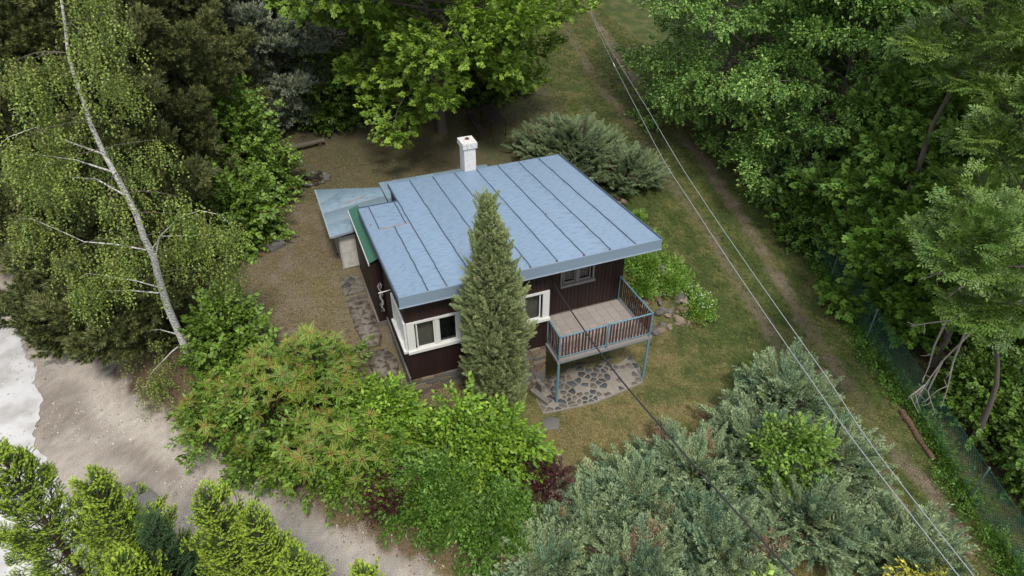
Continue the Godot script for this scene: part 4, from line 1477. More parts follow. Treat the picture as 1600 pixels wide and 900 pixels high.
# ---------------------------------------------------------------- materials and shared meshes
func build_materials() -> void:
	var fine := ramp_tex(512, 0.06, 11, [[0.0, grey(0.62)], [0.5, grey(0.86)], [1.0, grey(1.0)]], 5)
	var soil := ramp_tex(512, 0.09, 12, [[0.0, grey(0.3)], [0.4, grey(0.72)], [0.6, grey(0.95)], [1.0, grey(1.0)]], 5)
	var rough_n := bump_tex(512, 0.08, 13, 5.0, 5)
	var soft_n := bump_tex(512, 0.02, 14, 1.5, 3)
	M.ground = mat(Color(1, 1, 1), 0.95, soil, Vector3.ONE * 0.42, rough_n)
	M.ground.vertex_color_use_as_albedo = true
	M.gravel = mat(Color(1, 1, 1), 0.95, ramp_tex(512, 0.13, 15, [[0.0, grey(0.4)], [0.38, grey(0.72)], [0.58, grey(0.92)], [1.0, grey(1.0)]], 4), Vector3.ONE * 0.6, rough_n)
	M.gravel.vertex_color_use_as_albedo = true
	M.grass = leaf_mat(0.0, 0.85)
	M.leaf = leaf_mat(0.5, 0.42)
	M.leaf_soft = leaf_mat(0.3, 0.6)
	M.leaf_dry = leaf_mat(0.2, 0.9)
	M.needle = leaf_mat(0.12, 0.6)
	M.juniper = leaf_mat(0.18, 0.7)
	var grain := ramp_tex(256, 0.05, 16, [[0.0, grey(0.5)], [0.5, grey(0.85)], [1.0, grey(1.0)]], 4)
	M.bark_brown = mat(srgb(Color(0.12, 0.085, 0.06)), 0.95, grain, Vector3(5, 1.2, 5), rough_n)
	M.bark_grey = mat(srgb(Color(0.19, 0.16, 0.135)), 0.95, grain, Vector3(5, 1.2, 5), rough_n)
	M.bark_dead = mat(srgb(Color(0.42, 0.39, 0.34)), 0.9, grain, Vector3(5, 1.2, 5))
	M.birch = mat(Color(1, 1, 1), 0.7, ramp_tex(256, 0.035, 17, [[0.0, srgb(Color(0.02, 0.02, 0.018))], [0.33, srgb(Color(0.04, 0.035, 0.03))], [0.36, srgb(Color(0.6, 0.59, 0.57))], [0.6, srgb(Color(0.74, 0.73, 0.71))], [1.0, srgb(Color(0.8, 0.79, 0.77))]], 3), Vector3(0.8, 3.2, 0.8))
	# cabin
	var roof_n := bump_tex(256, 0.012, 18, 2.0, 2)
	for i in 4:
		var k: float = [1.0, 0.8, 1.2, 0.92][i]
		M["board%d" % i] = mat(srgb(Color(0.033 * k, 0.0125 * k, 0.0115 * k)), 0.62, grain, Vector3(7, 0.7, 7))
		var r: float = [1.0, 0.96, 1.04, 0.99][i]
		M["roof%d" % i] = mat(srgb(Color(0.21, 0.295, 0.415) * r), 0.5, ramp_tex(512, [0.012, 0.02, 0.016, 0.024][i], 30 + i, [[0.0, Color(0.82, 0.82, 0.82)], [0.3, Color(0.93, 0.935, 0.94)], [0.5, Color(0.97, 0.97, 0.975)], [0.75, Color(1, 1, 1)], [1.0, Color(0.94, 0.925, 0.9)]], 6), Vector3(0.3, 1, 0.9), roof_n)
		M["roof%d" % i].normal_scale = 0.5
	M.fascia = mat(srgb(Color(0.19, 0.255, 0.335)), 0.55)
	M.drip = mat(srgb(Color(0.42, 0.51, 0.62)), 0.5, fine, Vector3.ONE)
	M.seam = mat(srgb(Color(0.09, 0.13, 0.2)), 0.6, fine, Vector3.ONE * 2)
	M.shed_roof0 = mat(srgb(Color(0.235, 0.335, 0.425)), 0.5, ramp_tex(256, 0.02, 41, [[0.0, grey(0.78)], [0.5, grey(0.95)], [1.0, grey(1.0)]], 5), Vector3(0.5, 1, 1.2))
	M.shed_roof1 = mat(srgb(Color(0.255, 0.36, 0.445)), 0.5, fine, Vector3(0.5, 1, 1.2))
	M.shed_seam = mat(srgb(Color(0.4, 0.47, 0.52)), 0.55, fine, Vector3.ONE)
	M.rust = mat(srgb(Color(0.2, 0.085, 0.045)), 0.9, fine, Vector3.ONE * 6)
	M.rust_pale = mat(srgb(Color(0.38, 0.27, 0.21)), 0.85, ramp_tex(256, 0.06, 42, [[0.0, Color(0.7, 0.55, 0.48)], [0.5, Color(0.95, 0.92, 0.9)], [1.0, Color(1, 1, 1)]], 4), Vector3.ONE * 2)
	M.wall_core = mat(srgb(Color(0.033, 0.0125, 0.0115)), 0.9)
	M.white_paint = mat(srgb(Color(0.7, 0.7, 0.69)), 0.55, ramp_tex(256, 0.05, 43, [[0.0, Color(0.6, 0.57, 0.53)], [0.16, Color(0.92, 0.92, 0.91)], [0.4, Color(1, 1, 1)], [1.0, Color(1, 1, 1)]], 4), Vector3.ONE * 1.5)
	M.grey_paint = mat(srgb(Color(0.36, 0.33, 0.32)), 0.7, fine, Vector3.ONE * 2)
	M.white_wall = mat(srgb(Color(0.56, 0.55, 0.53)), 0.85, fine, Vector3.ONE * 0.6)
	M.door_white = mat(srgb(Color(0.62, 0.6, 0.57)), 0.6, ramp_tex(256, 0.02, 44, [[0.0, grey(0.85)], [0.5, grey(0.97)], [1.0, grey(1.0)]], 4), Vector3.ONE * 0.5)
	M.shed_boards = mat(srgb(Color(0.033, 0.0125, 0.0115)), 0.8, grain, Vector3(7, 0.7, 7))  # shed front wall, same brown as the cabin boards
	M.curtain = mat(srgb(Color(0.42, 0.4, 0.35)), 0.95)
	M.curtain.cull_mode = BaseMaterial3D.CULL_DISABLED
	var gl := StandardMaterial3D.new()
	gl.albedo_color = Color(0.1, 0.12, 0.12, 0.3)
	gl.transparency = BaseMaterial3D.TRANSPARENCY_ALPHA
	gl.roughness = 0.04
	M.glass = gl
	M.green_sheet = mat(srgb(Color(0.06, 0.2, 0.14)), 0.55, fine, Vector3.ONE)
	M.plaster = mat(srgb(Color(0.7, 0.69, 0.68)), 0.9, ramp_tex(256, 0.03, 45, [[0.0, grey(0.85)], [0.4, grey(0.97)], [1.0, grey(1.0)]], 5), Vector3.ONE * 0.5, soft_n)
	M.plaster_old = mat(srgb(Color(0.72, 0.7, 0.69)), 0.92, ramp_tex(256, 0.06, 46, [[0.0, grey(0.45)], [0.28, grey(0.75)], [0.42, grey(0.96)], [1.0, grey(1.0)]], 5), Vector3.ONE * 0.8, soft_n)
	M.clay = mat(srgb(Color(0.3, 0.12, 0.08)), 0.9)
	M.matte_black = mat(srgb(Color(0.02, 0.018, 0.016)), 0.95)
	M.insulator = mat(srgb(Color(0.5, 0.35, 0.22)), 0.3)
	M.blue_paint = mat(srgb(Color(0.14, 0.27, 0.36)), 0.6, ramp_tex(256, 0.06, 47, [[0.0, Color(0.75, 0.55, 0.45)], [0.25, Color(0.8, 0.78, 0.75)], [0.4, Color(1, 1, 1)], [1.0, Color(1, 1, 1)]], 4), Vector3.ONE * 2)
	for i in 3:
		var k: float = [1.0, 0.75, 1.3][i]
		M["slat%d" % i] = mat(srgb(Color(0.115 * k, 0.052 * k, 0.043 * k)), 0.75, grain, Vector3(8, 1.2, 8))
		M["tile%d" % i] = mat(srgb(Color(0.56, 0.5, 0.47) * [1.0, 0.95, 1.04][i]), 0.6, fine, Vector3.ONE * 0.7)
	M.slab = mat(srgb(Color(0.36, 0.33, 0.32)), 0.85, fine, Vector3.ONE)
	M.mortar = mat(srgb(Color(0.45, 0.38, 0.3)), 0.95, soil, Vector3.ONE, rough_n)
	M.mortar_pale = mat(srgb(Color(0.42, 0.375, 0.33)), 0.95, soil, Vector3.ONE * 0.8, rough_n)
	M.concrete = mat(srgb(Color(0.3, 0.275, 0.25)), 0.93, soil, Vector3.ONE * 0.7, rough_n)
	M.concrete_old = mat(Color(1, 1, 1), 0.95, ramp_tex(512, 0.014, 48, [[0.0, srgb(Color(0.035, 0.024, 0.015))], [0.36, srgb(Color(0.07, 0.05, 0.035))], [0.46, srgb(Color(0.17, 0.145, 0.12))], [0.7, srgb(Color(0.24, 0.21, 0.185))], [1.0, srgb(Color(0.17, 0.17, 0.1))]], 6), Vector3.ONE * 0.5, rough_n)
	M.white_concrete = mat(Color(1, 1, 1), 0.85, ramp_tex(1024, 0.006, 49, [[0.0, srgb(Color(0.36, 0.34, 0.335))], [0.32, srgb(Color(0.46, 0.45, 0.455))], [0.5, srgb(Color(0.54, 0.535, 0.545))], [1.0, srgb(Color(0.6, 0.6, 0.62))]], 7), Vector3.ONE * 0.13, soft_n)
	M.grey_concrete = mat(srgb(Color(0.4, 0.37, 0.35)), 0.9, soil, Vector3.ONE * 0.6, rough_n)
	var sc := [Color(0.34, 0.26, 0.18), Color(0.21, 0.2, 0.195), Color(0.42, 0.34, 0.25), Color(0.25, 0.24, 0.23), Color(0.27, 0.2, 0.14)]
	for i in 5: M["stone%d" % i] = mat(srgb(sc[i]), 0.92, soil, Vector3.ONE * 1.2, rough_n)
	var fc := [Color(0.22, 0.2, 0.175), Color(0.12, 0.13, 0.145), Color(0.15, 0.16, 0.175), Color(0.25, 0.22, 0.18), Color(0.19, 0.175, 0.155), Color(0.1, 0.1, 0.105)]
	for i in 6: M["flag%d" % i] = mat(srgb(fc[i]), 0.85, soil, Vector3.ONE * 1.1, rough_n)
	M.soot_stone = mat(srgb(Color(0.05, 0.048, 0.045)), 0.95, soil, Vector3.ONE)
	M.ash = mat(srgb(Color(0.1, 0.06, 0.035)), 0.98, soil, Vector3.ONE * 2, rough_n)
	M.grey_wood = mat(srgb(Color(0.23, 0.2, 0.17)), 0.9, grain, Vector3(1, 4, 6))
	M.dark_wood = mat(srgb(Color(0.055, 0.032, 0.026)), 0.75, grain, Vector3(8, 3, 1))
	M.red_steel = mat(srgb(Color(0.1, 0.03, 0.02)), 0.7)
	M.rotten = mat(Color(1, 1, 1), 0.95, ramp_tex(256, 0.05, 50, [[0.0, srgb(Color(0.03, 0.022, 0.015))], [0.4, srgb(Color(0.07, 0.045, 0.03))], [0.55, srgb(Color(0.19, 0.1, 0.06))], [1.0, srgb(Color(0.28, 0.23, 0.18))]], 5), Vector3(2, 2, 1.5), rough_n)
	M.fence_post = mat(srgb(Color(0.16, 0.24, 0.22)), 0.6, fine, Vector3.ONE)
	M.fence_wire = mat(srgb(Color(0.025, 0.11, 0.075)), 0.5)
	M.wire_silver = mat(srgb(Color(0.34, 0.36, 0.38)), 0.45, null, Vector3.ONE, null, 0.2)
	M.sleeve = mat(srgb(Color(0.8, 0.8, 0.8)), 0.4)
	M.cable_black = mat(srgb(Color(0.018, 0.018, 0.022)), 0.6)

func build_shapes() -> void:
	cube = BoxMesh.new()
	rod = CylinderMesh.new()
	rod.top_radius = 0.5
	rod.bottom_radius = 0.5
	rod.height = 1.0
	rod.radial_segments = 12
	rod.rings = 1
	for i in 4: S["rock%d" % i] = rock_mesh(100 + i)
	S.maple = spray_mesh(8, 0.4, 0.17, 0.12, true)
	S.hornbeam = spray_mesh(10, 0.4, 0.15, 0.095, false, 1.1)
	S.hazel = spray_mesh(9, 0.36, 0.15, 0.115, false)
	S.small = spray_mesh(14, 0.32, 0.085, 0.06, false)
	S.ash = ash_mesh()
	S.strand = strand_mesh()
	S.pine = pine_mesh()
	S.fir = fir_mesh(true)
	S.fir_old = fir_mesh(false)
	S.plume = plume_mesh(true)
	S.plume_b = plume_mesh(false)
	S.sumac = sumac_mesh()
	S.spire = spire_mesh()

# ---------------------------------------------------------------- planting
func build_plants() -> void:
	var lime_maple := {"mesh": "maple", "c1": Color(0.085, 0.14, 0.02), "c2": Color(0.2, 0.26, 0.042), "bark": M.bark_grey, "limbs": 44, "subs": 8, "clumps": 2, "sprays": 8, "rc": 0.4, "flat": 0.75, "droop": 0.0, "e0": -0.05, "e1": 1.15, "bend": -0.3}
	# the maple behind the cabin
	broadleaf("maple_tree", on_ground(5.7, 16.0), "broad bright green maple with low boughs behind the chimney", "tree", lime_maple.merged({"h": 12.5, "r": 6.1, "cb": 0.27, "limbs": 72, "s0": 0.15, "subs": 9, "clumps": 3, "sprays": 7, "lean": Vector3(-1.5, 0, -0.3), "trunk": 0.26}, true))
	# pines on the left
	var pine := {"mesh": "pine", "leaf": "needle", "c1": Color(0.06, 0.085, 0.026), "c2": Color(0.13, 0.14, 0.048), "bark": M.bark_brown, "limbs": 50, "subs": 7, "clumps": 3, "sprays": 8, "rc": 0.32, "e0": -0.1, "e1": 0.9, "bend": 0.2, "cb": 0.06, "droop": -0.5, "flat": 0.6, "scale": 1.6}
	var pines := [
		[-7.6, 8.2, 10.0, 2.7, "dark pine standing right behind the white birch"],
		[-10.6, 11.6, 10.5, 3.0, "dark pine at the left edge beside the white pavement"],
		[-6.0, 12.6, 10.5, 2.7, "tall dark pine between the birch top and the leafy yard bush"],
		[-9.2, 16.6, 11.0, 3.0, "dark pine second row behind the birch crown"],
		[-4.8, 17.6, 9.5, 2.6, "dark pine just left of the blue green pine"],
		[-13.6, 17.0, 11.0, 3.2, "dark pine farthest left by the road"],
		[-12.0, 22.5, 11.0, 3.2, "dark pine in the far upper left corner"],
		[-6.6, 23.5, 11.0, 3.0, "dark pine in the upper left background row"]]
	for q in pines:
		broadleaf("pine_tree", on_ground(q[0], q[1]), q[4], "tree", pine.merged({"h": q[2], "r": q[3]}), "dark pines left of the yard")
	broadleaf("blue_pine", on_ground(-1.3, 19.6), "blue green pine behind the yard, left of the maple", "tree", pine.merged({"h": 8.2, "r": 2.3, "c1": Color(0.18, 0.23, 0.16), "c2": Color(0.28, 0.32, 0.23)}, true))
	# low pine skirt by the road
	broadleaf("young_pine", on_ground(-9.6, 7.6), "low young pine between the birch and the white pavement", "tree", pine.merged({"h": 3.2, "r": 1.9, "limbs": 26, "cb": 0.05}, true))
	broadleaf("young_pine", on_ground(-7.9, 5.6), "low young pine under the birch's left branches", "tree", pine.merged({"h": 2.6, "r": 1.7, "limbs": 24, "cb": 0.05}, true))
	# bushes at the yard's left edge
	var yard_bush := {"mesh": "hazel", "c1": Color(0.075, 0.125, 0.02), "c2": Color(0.125, 0.19, 0.03), "rc": 0.4, "sprays": 8}
	shrub("leafy_bush", on_ground(-3.4, 13.4), "tall light green leafy bush left of the fire ring", "bush", yard_bush.merged({"size": Vector3(1.5, 4.6, 1.6), "clumps": 260}))
	shrub("leafy_bush", on_ground(-4.2, 10.2), "light green leafy bush hugging the pines at the yard's edge", "bush", yard_bush.merged({"size": Vector3(1.3, 2.8, 1.5), "clumps": 170}))
	shrub("leafy_bush", on_ground(-5.0, 3.2), "green leafy bush at the foot of the birch on the yard side", "bush", yard_bush.merged({"size": Vector3(1.0, 2.1, 1.3), "clumps": 130}))
	# dark understorey behind the fire ring
	var dark := {"mesh": "hazel", "c1": Color(0.07, 0.115, 0.02), "c2": Color(0.115, 0.175, 0.03), "rc": 0.4, "sprays": 8}
	shrub("shade_bush", on_ground(1.2, 19.2), "leafy green bush in the shade behind the plank bench", "bush", dark.merged({"size": Vector3(2.0, 3.6, 1.6), "clumps": 230}))
	shrub("shade_bush", on_ground(3.6, 20.2), "dark green bush behind the maple trunk", "bush", dark.merged({"size": Vector3(1.9, 3.2, 1.6), "clumps": 210}))
	shrub("shade_bush", on_ground(9.2, 19.2), "dark green bush behind the garden table", "bush", dark.merged({"size": Vector3(2.0, 3.0, 1.6), "clumps": 210}))
	shrub("shade_bush", on_ground(-2.0, 22.6), "dark green bush behind the blue green pine", "bush", dark.merged({"size": Vector3(2.2, 4.5, 1.6), "clumps": 230}))
	# background trees along the top
	var back := {"mesh": "hornbeam", "c1": Color(0.06, 0.1, 0.018), "c2": Color(0.1, 0.15, 0.026), "bark": M.bark_grey, "limbs": 40, "subs": 7, "clumps": 2, "sprays": 6, "rc": 0.55, "cb": 0.12, "scale": 1.25}
	var backs := [
		[1.0, 25.5, 11.0, 4.5, "green leafy tree left of the maple in the back row"],
		[7.5, 25.0, 11.0, 4.5, "green leafy tree directly behind the maple"],
		[12.0, 29.5, 11.0, 4.2, "leafy tree left of the lane's far end"],
		[-4.0, 29.0, 12.0, 4.6, "leafy tree in the back row behind the pines"],
		[17.0, 39.0, 11.0, 5.0, "leafy tree closing the far end of the lane"],
		[25.5, 34.0, 11.0, 5.0, "leafy tree right of the lane's far end"],
		[-17.5, 27.0, 12.0, 4.6, "leafy tree in the back row beyond the far left pines"],
		[33.0, 24.0, 12.0, 5.0, "leafy tree in the wood's far right back row"],
		[31.0, 6.0, 12.0, 5.0, "leafy tree in the wood behind the ash trees"]]
	var proto: Node3D = null
	for q in backs:
		if proto == null:
			proto = broadleaf("leafy_tree", on_ground(q[0], q[1]), q[4], "tree", back.merged({"h": 11.0, "r": 4.6}), "leafy trees in the back row")
		else:
			var d: Node3D = proto.duplicate()
			d.name = numbered("leafy_tree")
			add_child(d)
			tag(d, q[4])
			d.position = on_ground(q[0], q[1])
			var k: float = q[2] / 11.0
			d.transform.basis = Basis(Vector3.UP, rng.randf() * TAU) * Basis.from_scale(Vector3(q[3] / 4.6, k, q[3] / 4.6))
	# wood beyond the fence
	var wood := {"mesh": "hornbeam", "c1": Color(0.08, 0.155, 0.034), "c2": Color(0.19, 0.29, 0.075), "bark": M.bark_grey, "limbs": 60, "subs": 8, "clumps": 2, "sprays": 9, "rc": 0.36, "cb": 0.1, "e0": -0.1, "e1": 1.0, "bend": -0.35, "droop": 0.35}
	broadleaf("hornbeam_tree", on_ground(20.3, 11.8), "big hornbeam overhanging the lane behind the fence, farther back", "tree", wood.merged({"h": 11.5, "r": 6.2, "limbs": 90}, true))
	broadleaf("hornbeam_tree", on_ground(20.6, 6.2), "big hornbeam overhanging the lane abreast of the cabin", "tree", wood.merged({"h": 9.5, "r": 4.6}))
	broadleaf("hornbeam_tree", on_ground(27.0, 10.5), "tall hornbeam deep in the wood at the upper right", "tree", wood.merged({"h": 12.0, "r": 5.0}))
	broadleaf("hornbeam_tree", on_ground(28.5, 18.5), "hornbeam at the top right behind the overhanging ones", "tree", wood.merged({"h": 12.0, "r": 5.2}))
	broadleaf("hornbeam_tree", on_ground(26.5, 3.0), "hornbeam with shaded crown behind the straight ash trunk", "tree", wood.merged({"h": 10.0, "r": 4.4}))
	broadleaf("field_maple", on_ground(20.6, 1.6), "light green field maple behind the fence at the right", "tree", lime_maple.merged({"c1": Color(0.08, 0.14, 0.026), "c2": Color(0.15, 0.22, 0.045), "h": 7.2, "r": 3.4, "cb": 0.1}, true))
	broadleaf("field_maple", on_ground(18.9, -1.6), "low field maple reaching over the fence near the straight ash trunk", "tree", lime_maple.merged({"c1": Color(0.075, 0.135, 0.02), "c2": Color(0.12, 0.19, 0.03), "h": 4.6, "r": 2.6, "limbs": 30, "cb": 0.1}, true))
	var ash := {"mesh": "ash", "c1": Color(0.07, 0.125, 0.024), "c2": Color(0.125, 0.185, 0.04), "bark": M.bark_grey, "limbs": 20, "subs": 5, "clumps": 2, "sprays": 5, "rc": 0.5, "e0": 0.2, "e1": 1.1}
	broadleaf("ash_tree", on_ground(18.4, 0.1), "ash with a long bare straight trunk rising at the upper right", "tree", ash.merged({"h": 13.0, "r": 2.4, "cb": 0.68, "trunk": 0.19, "lean": Vector3(0.5, 0, 0)}))
	broadleaf("ash_tree", on_ground(17.7, -3.8), "ash with curved grey trunk at the right edge of the picture", "tree", ash.merged({"h": 10.0, "r": 2.4, "cb": 0.3, "trunk": 0.15, "lean": Vector3(0.3, 0, -0.2)}))
	var dead := func(t: Node3D) -> void:
		for q in [
			[Vector3(-1.64, 4.85, -0.63), Vector3(-1.84, 4.15, -0.71), Vector3(-2.09, 3.43, -0.81), Vector3(-2.44, 2.67, -0.75), Vector3(-2.56, 1.95, -0.7)],
			[Vector3(-2.09, 3.43, -0.81), Vector3(-2.27, 2.4, -0.7), Vector3(-1.75, 1.45, -0.5)],
			[Vector3(-2.04, 5.36, -0.79), Vector3(-2.5, 5.08, -0.8), Vector3(-3.13, 5.01, -1.0), Vector3(-3.69, 4.99, -1.1)],
			[Vector3(-2.72, 5.05, -0.85), Vector3(-2.8, 4.27, -0.8), Vector3(-2.78, 3.55, -0.7), Vector3(-2.74, 3.05, -0.7)],
			[Vector3(-2.37, 6.36, -0.92), Vector3(-2.69, 6.05, -0.95), Vector3(-3.02, 5.73, -1.0), Vector3(-2.98, 5.52, -0.9)],
			[Vector3(-2.61, 6.26, -1.0), Vector3(-3.21, 6.63, -1.1), Vector3(-3.76, 6.67, -1.2)],
			[Vector3(-1.89, 4.74, -0.73), Vector3(-1.97, 3.55, -0.6), Vector3(-1.78, 2.53, -0.5), Vector3(-1.79, 1.79, -0.4)],
			[Vector3(-2.44, 2.67, -0.75), Vector3(-2.62, 2.4, -0.8), Vector3(-2.84, 2.27, -0.8)]]:
			var st := new_st()
			var p := PackedVector3Array(q)
			var r := PackedFloat32Array()
			for i in p.size(): r.append(lerpf(0.034, 0.009, i / (p.size() - 1.0)))
			tube(st, p, r, 6)
			for k in 4:
				var s := rng.randf_range(0.4, 0.95) * (p.size() - 1)
				var b := p[int(s)].lerp(p[mini(int(s) + 1, p.size() - 1)], s - int(s))
				var e := b + (rvec() * 0.35 + Vector3(-0.25, -0.1, 0.1))
				tube(st, PackedVector3Array([b, b.lerp(e, 0.5) + rvec() * 0.05, e]), PackedFloat32Array([0.013, 0.01, 0.004]), 4)
			commit(st, "dead_branch", M.bark_dead, t)
	broadleaf("ash_tree", on_ground(16.23, -6.78), "ash with bare whitened dead branches hanging over the fence", "tree", ash.merged({"h": 7.8, "r": 1.7, "cb": 0.7, "trunk": 0.11, "limbs": 7, "c1": Color(0.05, 0.1, 0.018), "c2": Color(0.09, 0.145, 0.03), "lean": Vector3(-3.1, 0, -1.2), "extra": dead}, true))
	var wood_bush := {"mesh": "hazel", "c1": Color(0.06, 0.11, 0.018), "c2": Color(0.1, 0.165, 0.03), "rc": 0.4, "sprays": 8}
	for q in [[17.6, -6.0, 1.3, 2.4, "leafy bush behind the fence above the fallen log"], [16.9, -8.8, 1.3, 2.2, "leafy bush behind the fence at the lower right edge"], [19.6, -7.2, 1.6, 3.0, "leafy bush deeper in the wood at the right edge"], [20.9, -2.4, 1.6, 3.2, "leafy bush in the shade between the ash trunks"], [22.0, -4.6, 2.0, 4.0, "tall leafy bush deep in the shade behind the dead branches"], [18.4, 3.6, 1.2, 2.2, "low leafy bush at the fence below the overhanging hornbeam"], [23.5, -0.5, 2.0, 4.5, "tall leafy bush behind the field maple"], [16.2, -11.4, 1.3, 2.4, "leafy bush behind the fence in the lower right corner"]]:
		shrub("wood_bush", on_ground(q[0], q[1]), q[4], "bush", wood_bush.merged({"size": Vector3(q[2], q[3], q[2]), "clumps": int(60 * q[2] * q[3] / 1.5)}), "bushes behind the fence")
	# junipers
	var jc := {"c1": Color(0.09, 0.155, 0.088), "c2": Color(0.2, 0.25, 0.128)}
	var js := [
		[11.3, -3.7, 1.7, 1.9, 420, "spreading grey green juniper with upright feathery tips nearest the lane"],
		[9.2, -4.9, 1.7, 1.5, 420, "spreading grey green juniper around the leafy sapling"],
		[7.0, -5.0, 1.6, 1.3, 400, "spreading grey green juniper under the black cable"],
		[5.0, -5.2, 1.5, 1.1, 380, "low grey green juniper at the lawn's front edge"],
		[3.5, -5.4, 1.35, 1.0, 340, "low grey green juniper next to the red leaved bush"],
		[3.8, -7.2, 1.8, 1.5, 480, "broad grey green juniper in the middle of the bottom edge"],
		[1.7, -6.2, 1.4, 1.0, 340, "grey green juniper at the bottom edge beside the privet"],
		[6.3, -7.3, 1.8, 1.4, 480, "broad grey green juniper at the bottom edge under the cable"],
		[9.0, -7.3, 1.8, 1.5, 480, "broad grey green juniper at the bottom right by the lane"],
		[11.0, -6.2, 1.5, 1.5, 380, "grey green juniper along the left wheel rut"],
		[10.9, -9.2, 1.4, 1.3, 340, "grey green juniper in the bottom right corner"]]
	for q in js:
		juniper("spreading_juniper", on_ground(q[0], q[1]), q[5], jc.merged({"r": q[2], "h": q[3], "n": q[4], "scale": 1.0}), "grey green junipers in the foreground")
	var jd := {"c1": Color(0.1, 0.155, 0.08), "c2": Color(0.18, 0.225, 0.115), "scale": 0.7}
	juniper("spreading_juniper", on_ground(10.6, 11.4), "wide dark green juniper behind the cabin's right rear corner", jd.merged({"r": 2.9, "h": 2.9, "n": 1300}))
	juniper("spreading_juniper", on_ground(12.6, 9.4), "dark green juniper beside the lane behind the cabin", jd.merged({"r": 1.8, "h": 1.9, "n": 600}))
	column_juniper(on_ground(2.3, -1.15), "tall narrow columnar juniper standing before the cabin front")
	# sapling and small plants among the junipers
	shrub("sapling", on_ground(9.5, -5.9), "fresh green leafy sapling growing through the junipers", "sapling", {"mesh": "hornbeam", "c1": Color(0.075, 0.135, 0.02), "c2": Color(0.13, 0.2, 0.035), "rc": 0.32, "sprays": 6, "size": Vector3(0.85, 2.2, 0.85), "clumps": 75})
	shrub("weed", on_ground(6.5, -9.0), "pale lime weed between the junipers at the bottom edge", "plant", {"mesh": "hazel", "c1": Color(0.2, 0.28, 0.05), "c2": Color(0.26, 0.33, 0.08), "rc": 0.25, "sprays": 6, "size": Vector3(0.45, 1.3, 0.45), "clumps": 26})
	shrub("yellow_bush", on_ground(10.2, -10.4), "yellowish twiggy bush in the bottom right corner", "bush", {"mesh": "small", "c1": Color(0.24, 0.22, 0.03), "c2": Color(0.32, 0.27, 0.05), "rc": 0.3, "sprays": 7, "size": Vector3(0.9, 1.5, 0.7), "clumps": 60})
	# hedge along the bank
	var sumac := {"mesh": "hornbeam", "c1": Color(0.07, 0.125, 0.018), "c2": Color(0.12, 0.185, 0.028), "rc": 0.34, "sprays": 6}
	for q in [[-5.5, 1.3, 1.2, 1.6, 58, "sumac with orange young leaves nearest the birch"], [-4.0, 0.6, 1.3, 1.9, 70, "sumac with orange young leaves in the middle of the bank"], [-2.6, 0.7, 1.2, 2.1, 70, "sumac with orange young leaves in front of the bare yard"], [-3.0, -1.3, 1.2, 1.5, 50, "sumac with orange young leaves lower on the bank by the road"], [-1.7, -1.9, 1.1, 1.6, 40, "sumac with orange young leaves next to the bright green bush"], [-4.5, -0.3, 0.9, 1.0, 30, "small sumac with orange young leaves at the road's edge"]]:
		shrub("sumac_bush", on_ground(q[0], q[1]), q[5], "bush", sumac.merged({"size": Vector3(q[2], q[3], q[2]), "clumps": 54, "rosettes": int(q[4] * 1.05)}), "sumac bushes on the bank")
	var lime := {"mesh": "hornbeam", "c1": Color(0.085, 0.16, 0.016), "c2": Color(0.17, 0.255, 0.03), "rc": 0.36, "sprays": 8, "droop": 0.4}
	shrub("hornbeam_bush", on_ground(-1.15, -1.1), "bright green arching bush by the cabin's front left corner", "bush", lime.merged({"size": Vector3(1.1, 1.75, 1.2), "clumps": 130}))
	shrub("hornbeam_bush", on_ground(1.6, -2.8), "bright green arching bush below the columnar juniper", "bush", lime.merged({"size": Vector3(1.15, 1.7, 1.05), "clumps": 135}))
	shrub("hornbeam_bush", on_ground(0.75, -2.3), "bright green bush with a tall shoot before the cabin's stone base", "bush", lime.merged({"size": Vector3(0.5, 2.3, 0.5), "clumps": 46}))
	var privet := {"mesh": "small", "c1": Color(0.05, 0.1, 0.016), "c2": Color(0.09, 0.155, 0.026), "rc": 0.32, "sprays": 8}
	shrub("privet_bush", on_ground(-0.35, -3.6), "dense fine leaved green bush above the road's lower stretch", "bush", privet.merged({"size": Vector3(1.25, 1.6, 1.1), "clumps": 160}))
	shrub("privet_bush", on_ground(1.0, -4.8), "dense fine leaved green bush left of the junipers", "bush", privet.merged({"size": Vector3(1.2, 1.3, 1.0), "clumps": 120}))
	var red := {"mesh": "small", "c1": Color(0.045, 0.018, 0.02), "c2": Color(0.075, 0.028, 0.03), "rc": 0.25, "sprays": 7}
	shrub("barberry_bush", on_ground(2.5, -4.15), "dark red leaved bush between the bright bush and the junipers", "bush", red.merged({"size": Vector3(0.6, 1.25, 0.55), "clumps": 46}))
	shrub("barberry_bush", on_ground(-1.5, -3.0), "dark red leaved bush between the sumacs and the privet", "bush", red.merged({"size": Vector3(0.55, 1.1, 0.5), "clumps": 36}))
	shrub("barberry_bush", on_ground(-3.3, -0.2), "dark red leaved bush under the sumacs", "bush", red.merged({"size": Vector3(0.5, 0.7, 0.45), "clumps": 28}))
	# firs in the lower left
	var firs := {"mesh": "fir", "c1": Color(0.4, 0.42, 0.45), "c2": Color(0.55, 0.55, 0.55), "limbs": 74, "dense": 13}
	for q in [[-8.55, -3.6, 6.1, 1.7, "lime tipped fir in the lower left corner"], [-6.95, -4.75, 6.0, 1.35, "lime tipped fir before the white pavement, second from the left"], [-4.95, -5.9, 6.1, 1.35, "round bushy lime tipped fir at the bottom in front of the road"], [-4.3, -6.3, 5.6, 1.0, "darker lime tipped fir at the right flank of the bushy one"], [-6.6, -6.0, 5.1, 1.4, "lime tipped fir low at the bottom edge between the others"], [-3.75, -6.9, 5.0, 0.9, "small lime tipped fir top alone at the bottom edge"], [-2.6, -7.6, 4.9, 0.7, "lime tipped fir top peeping over the bottom edge"]]:
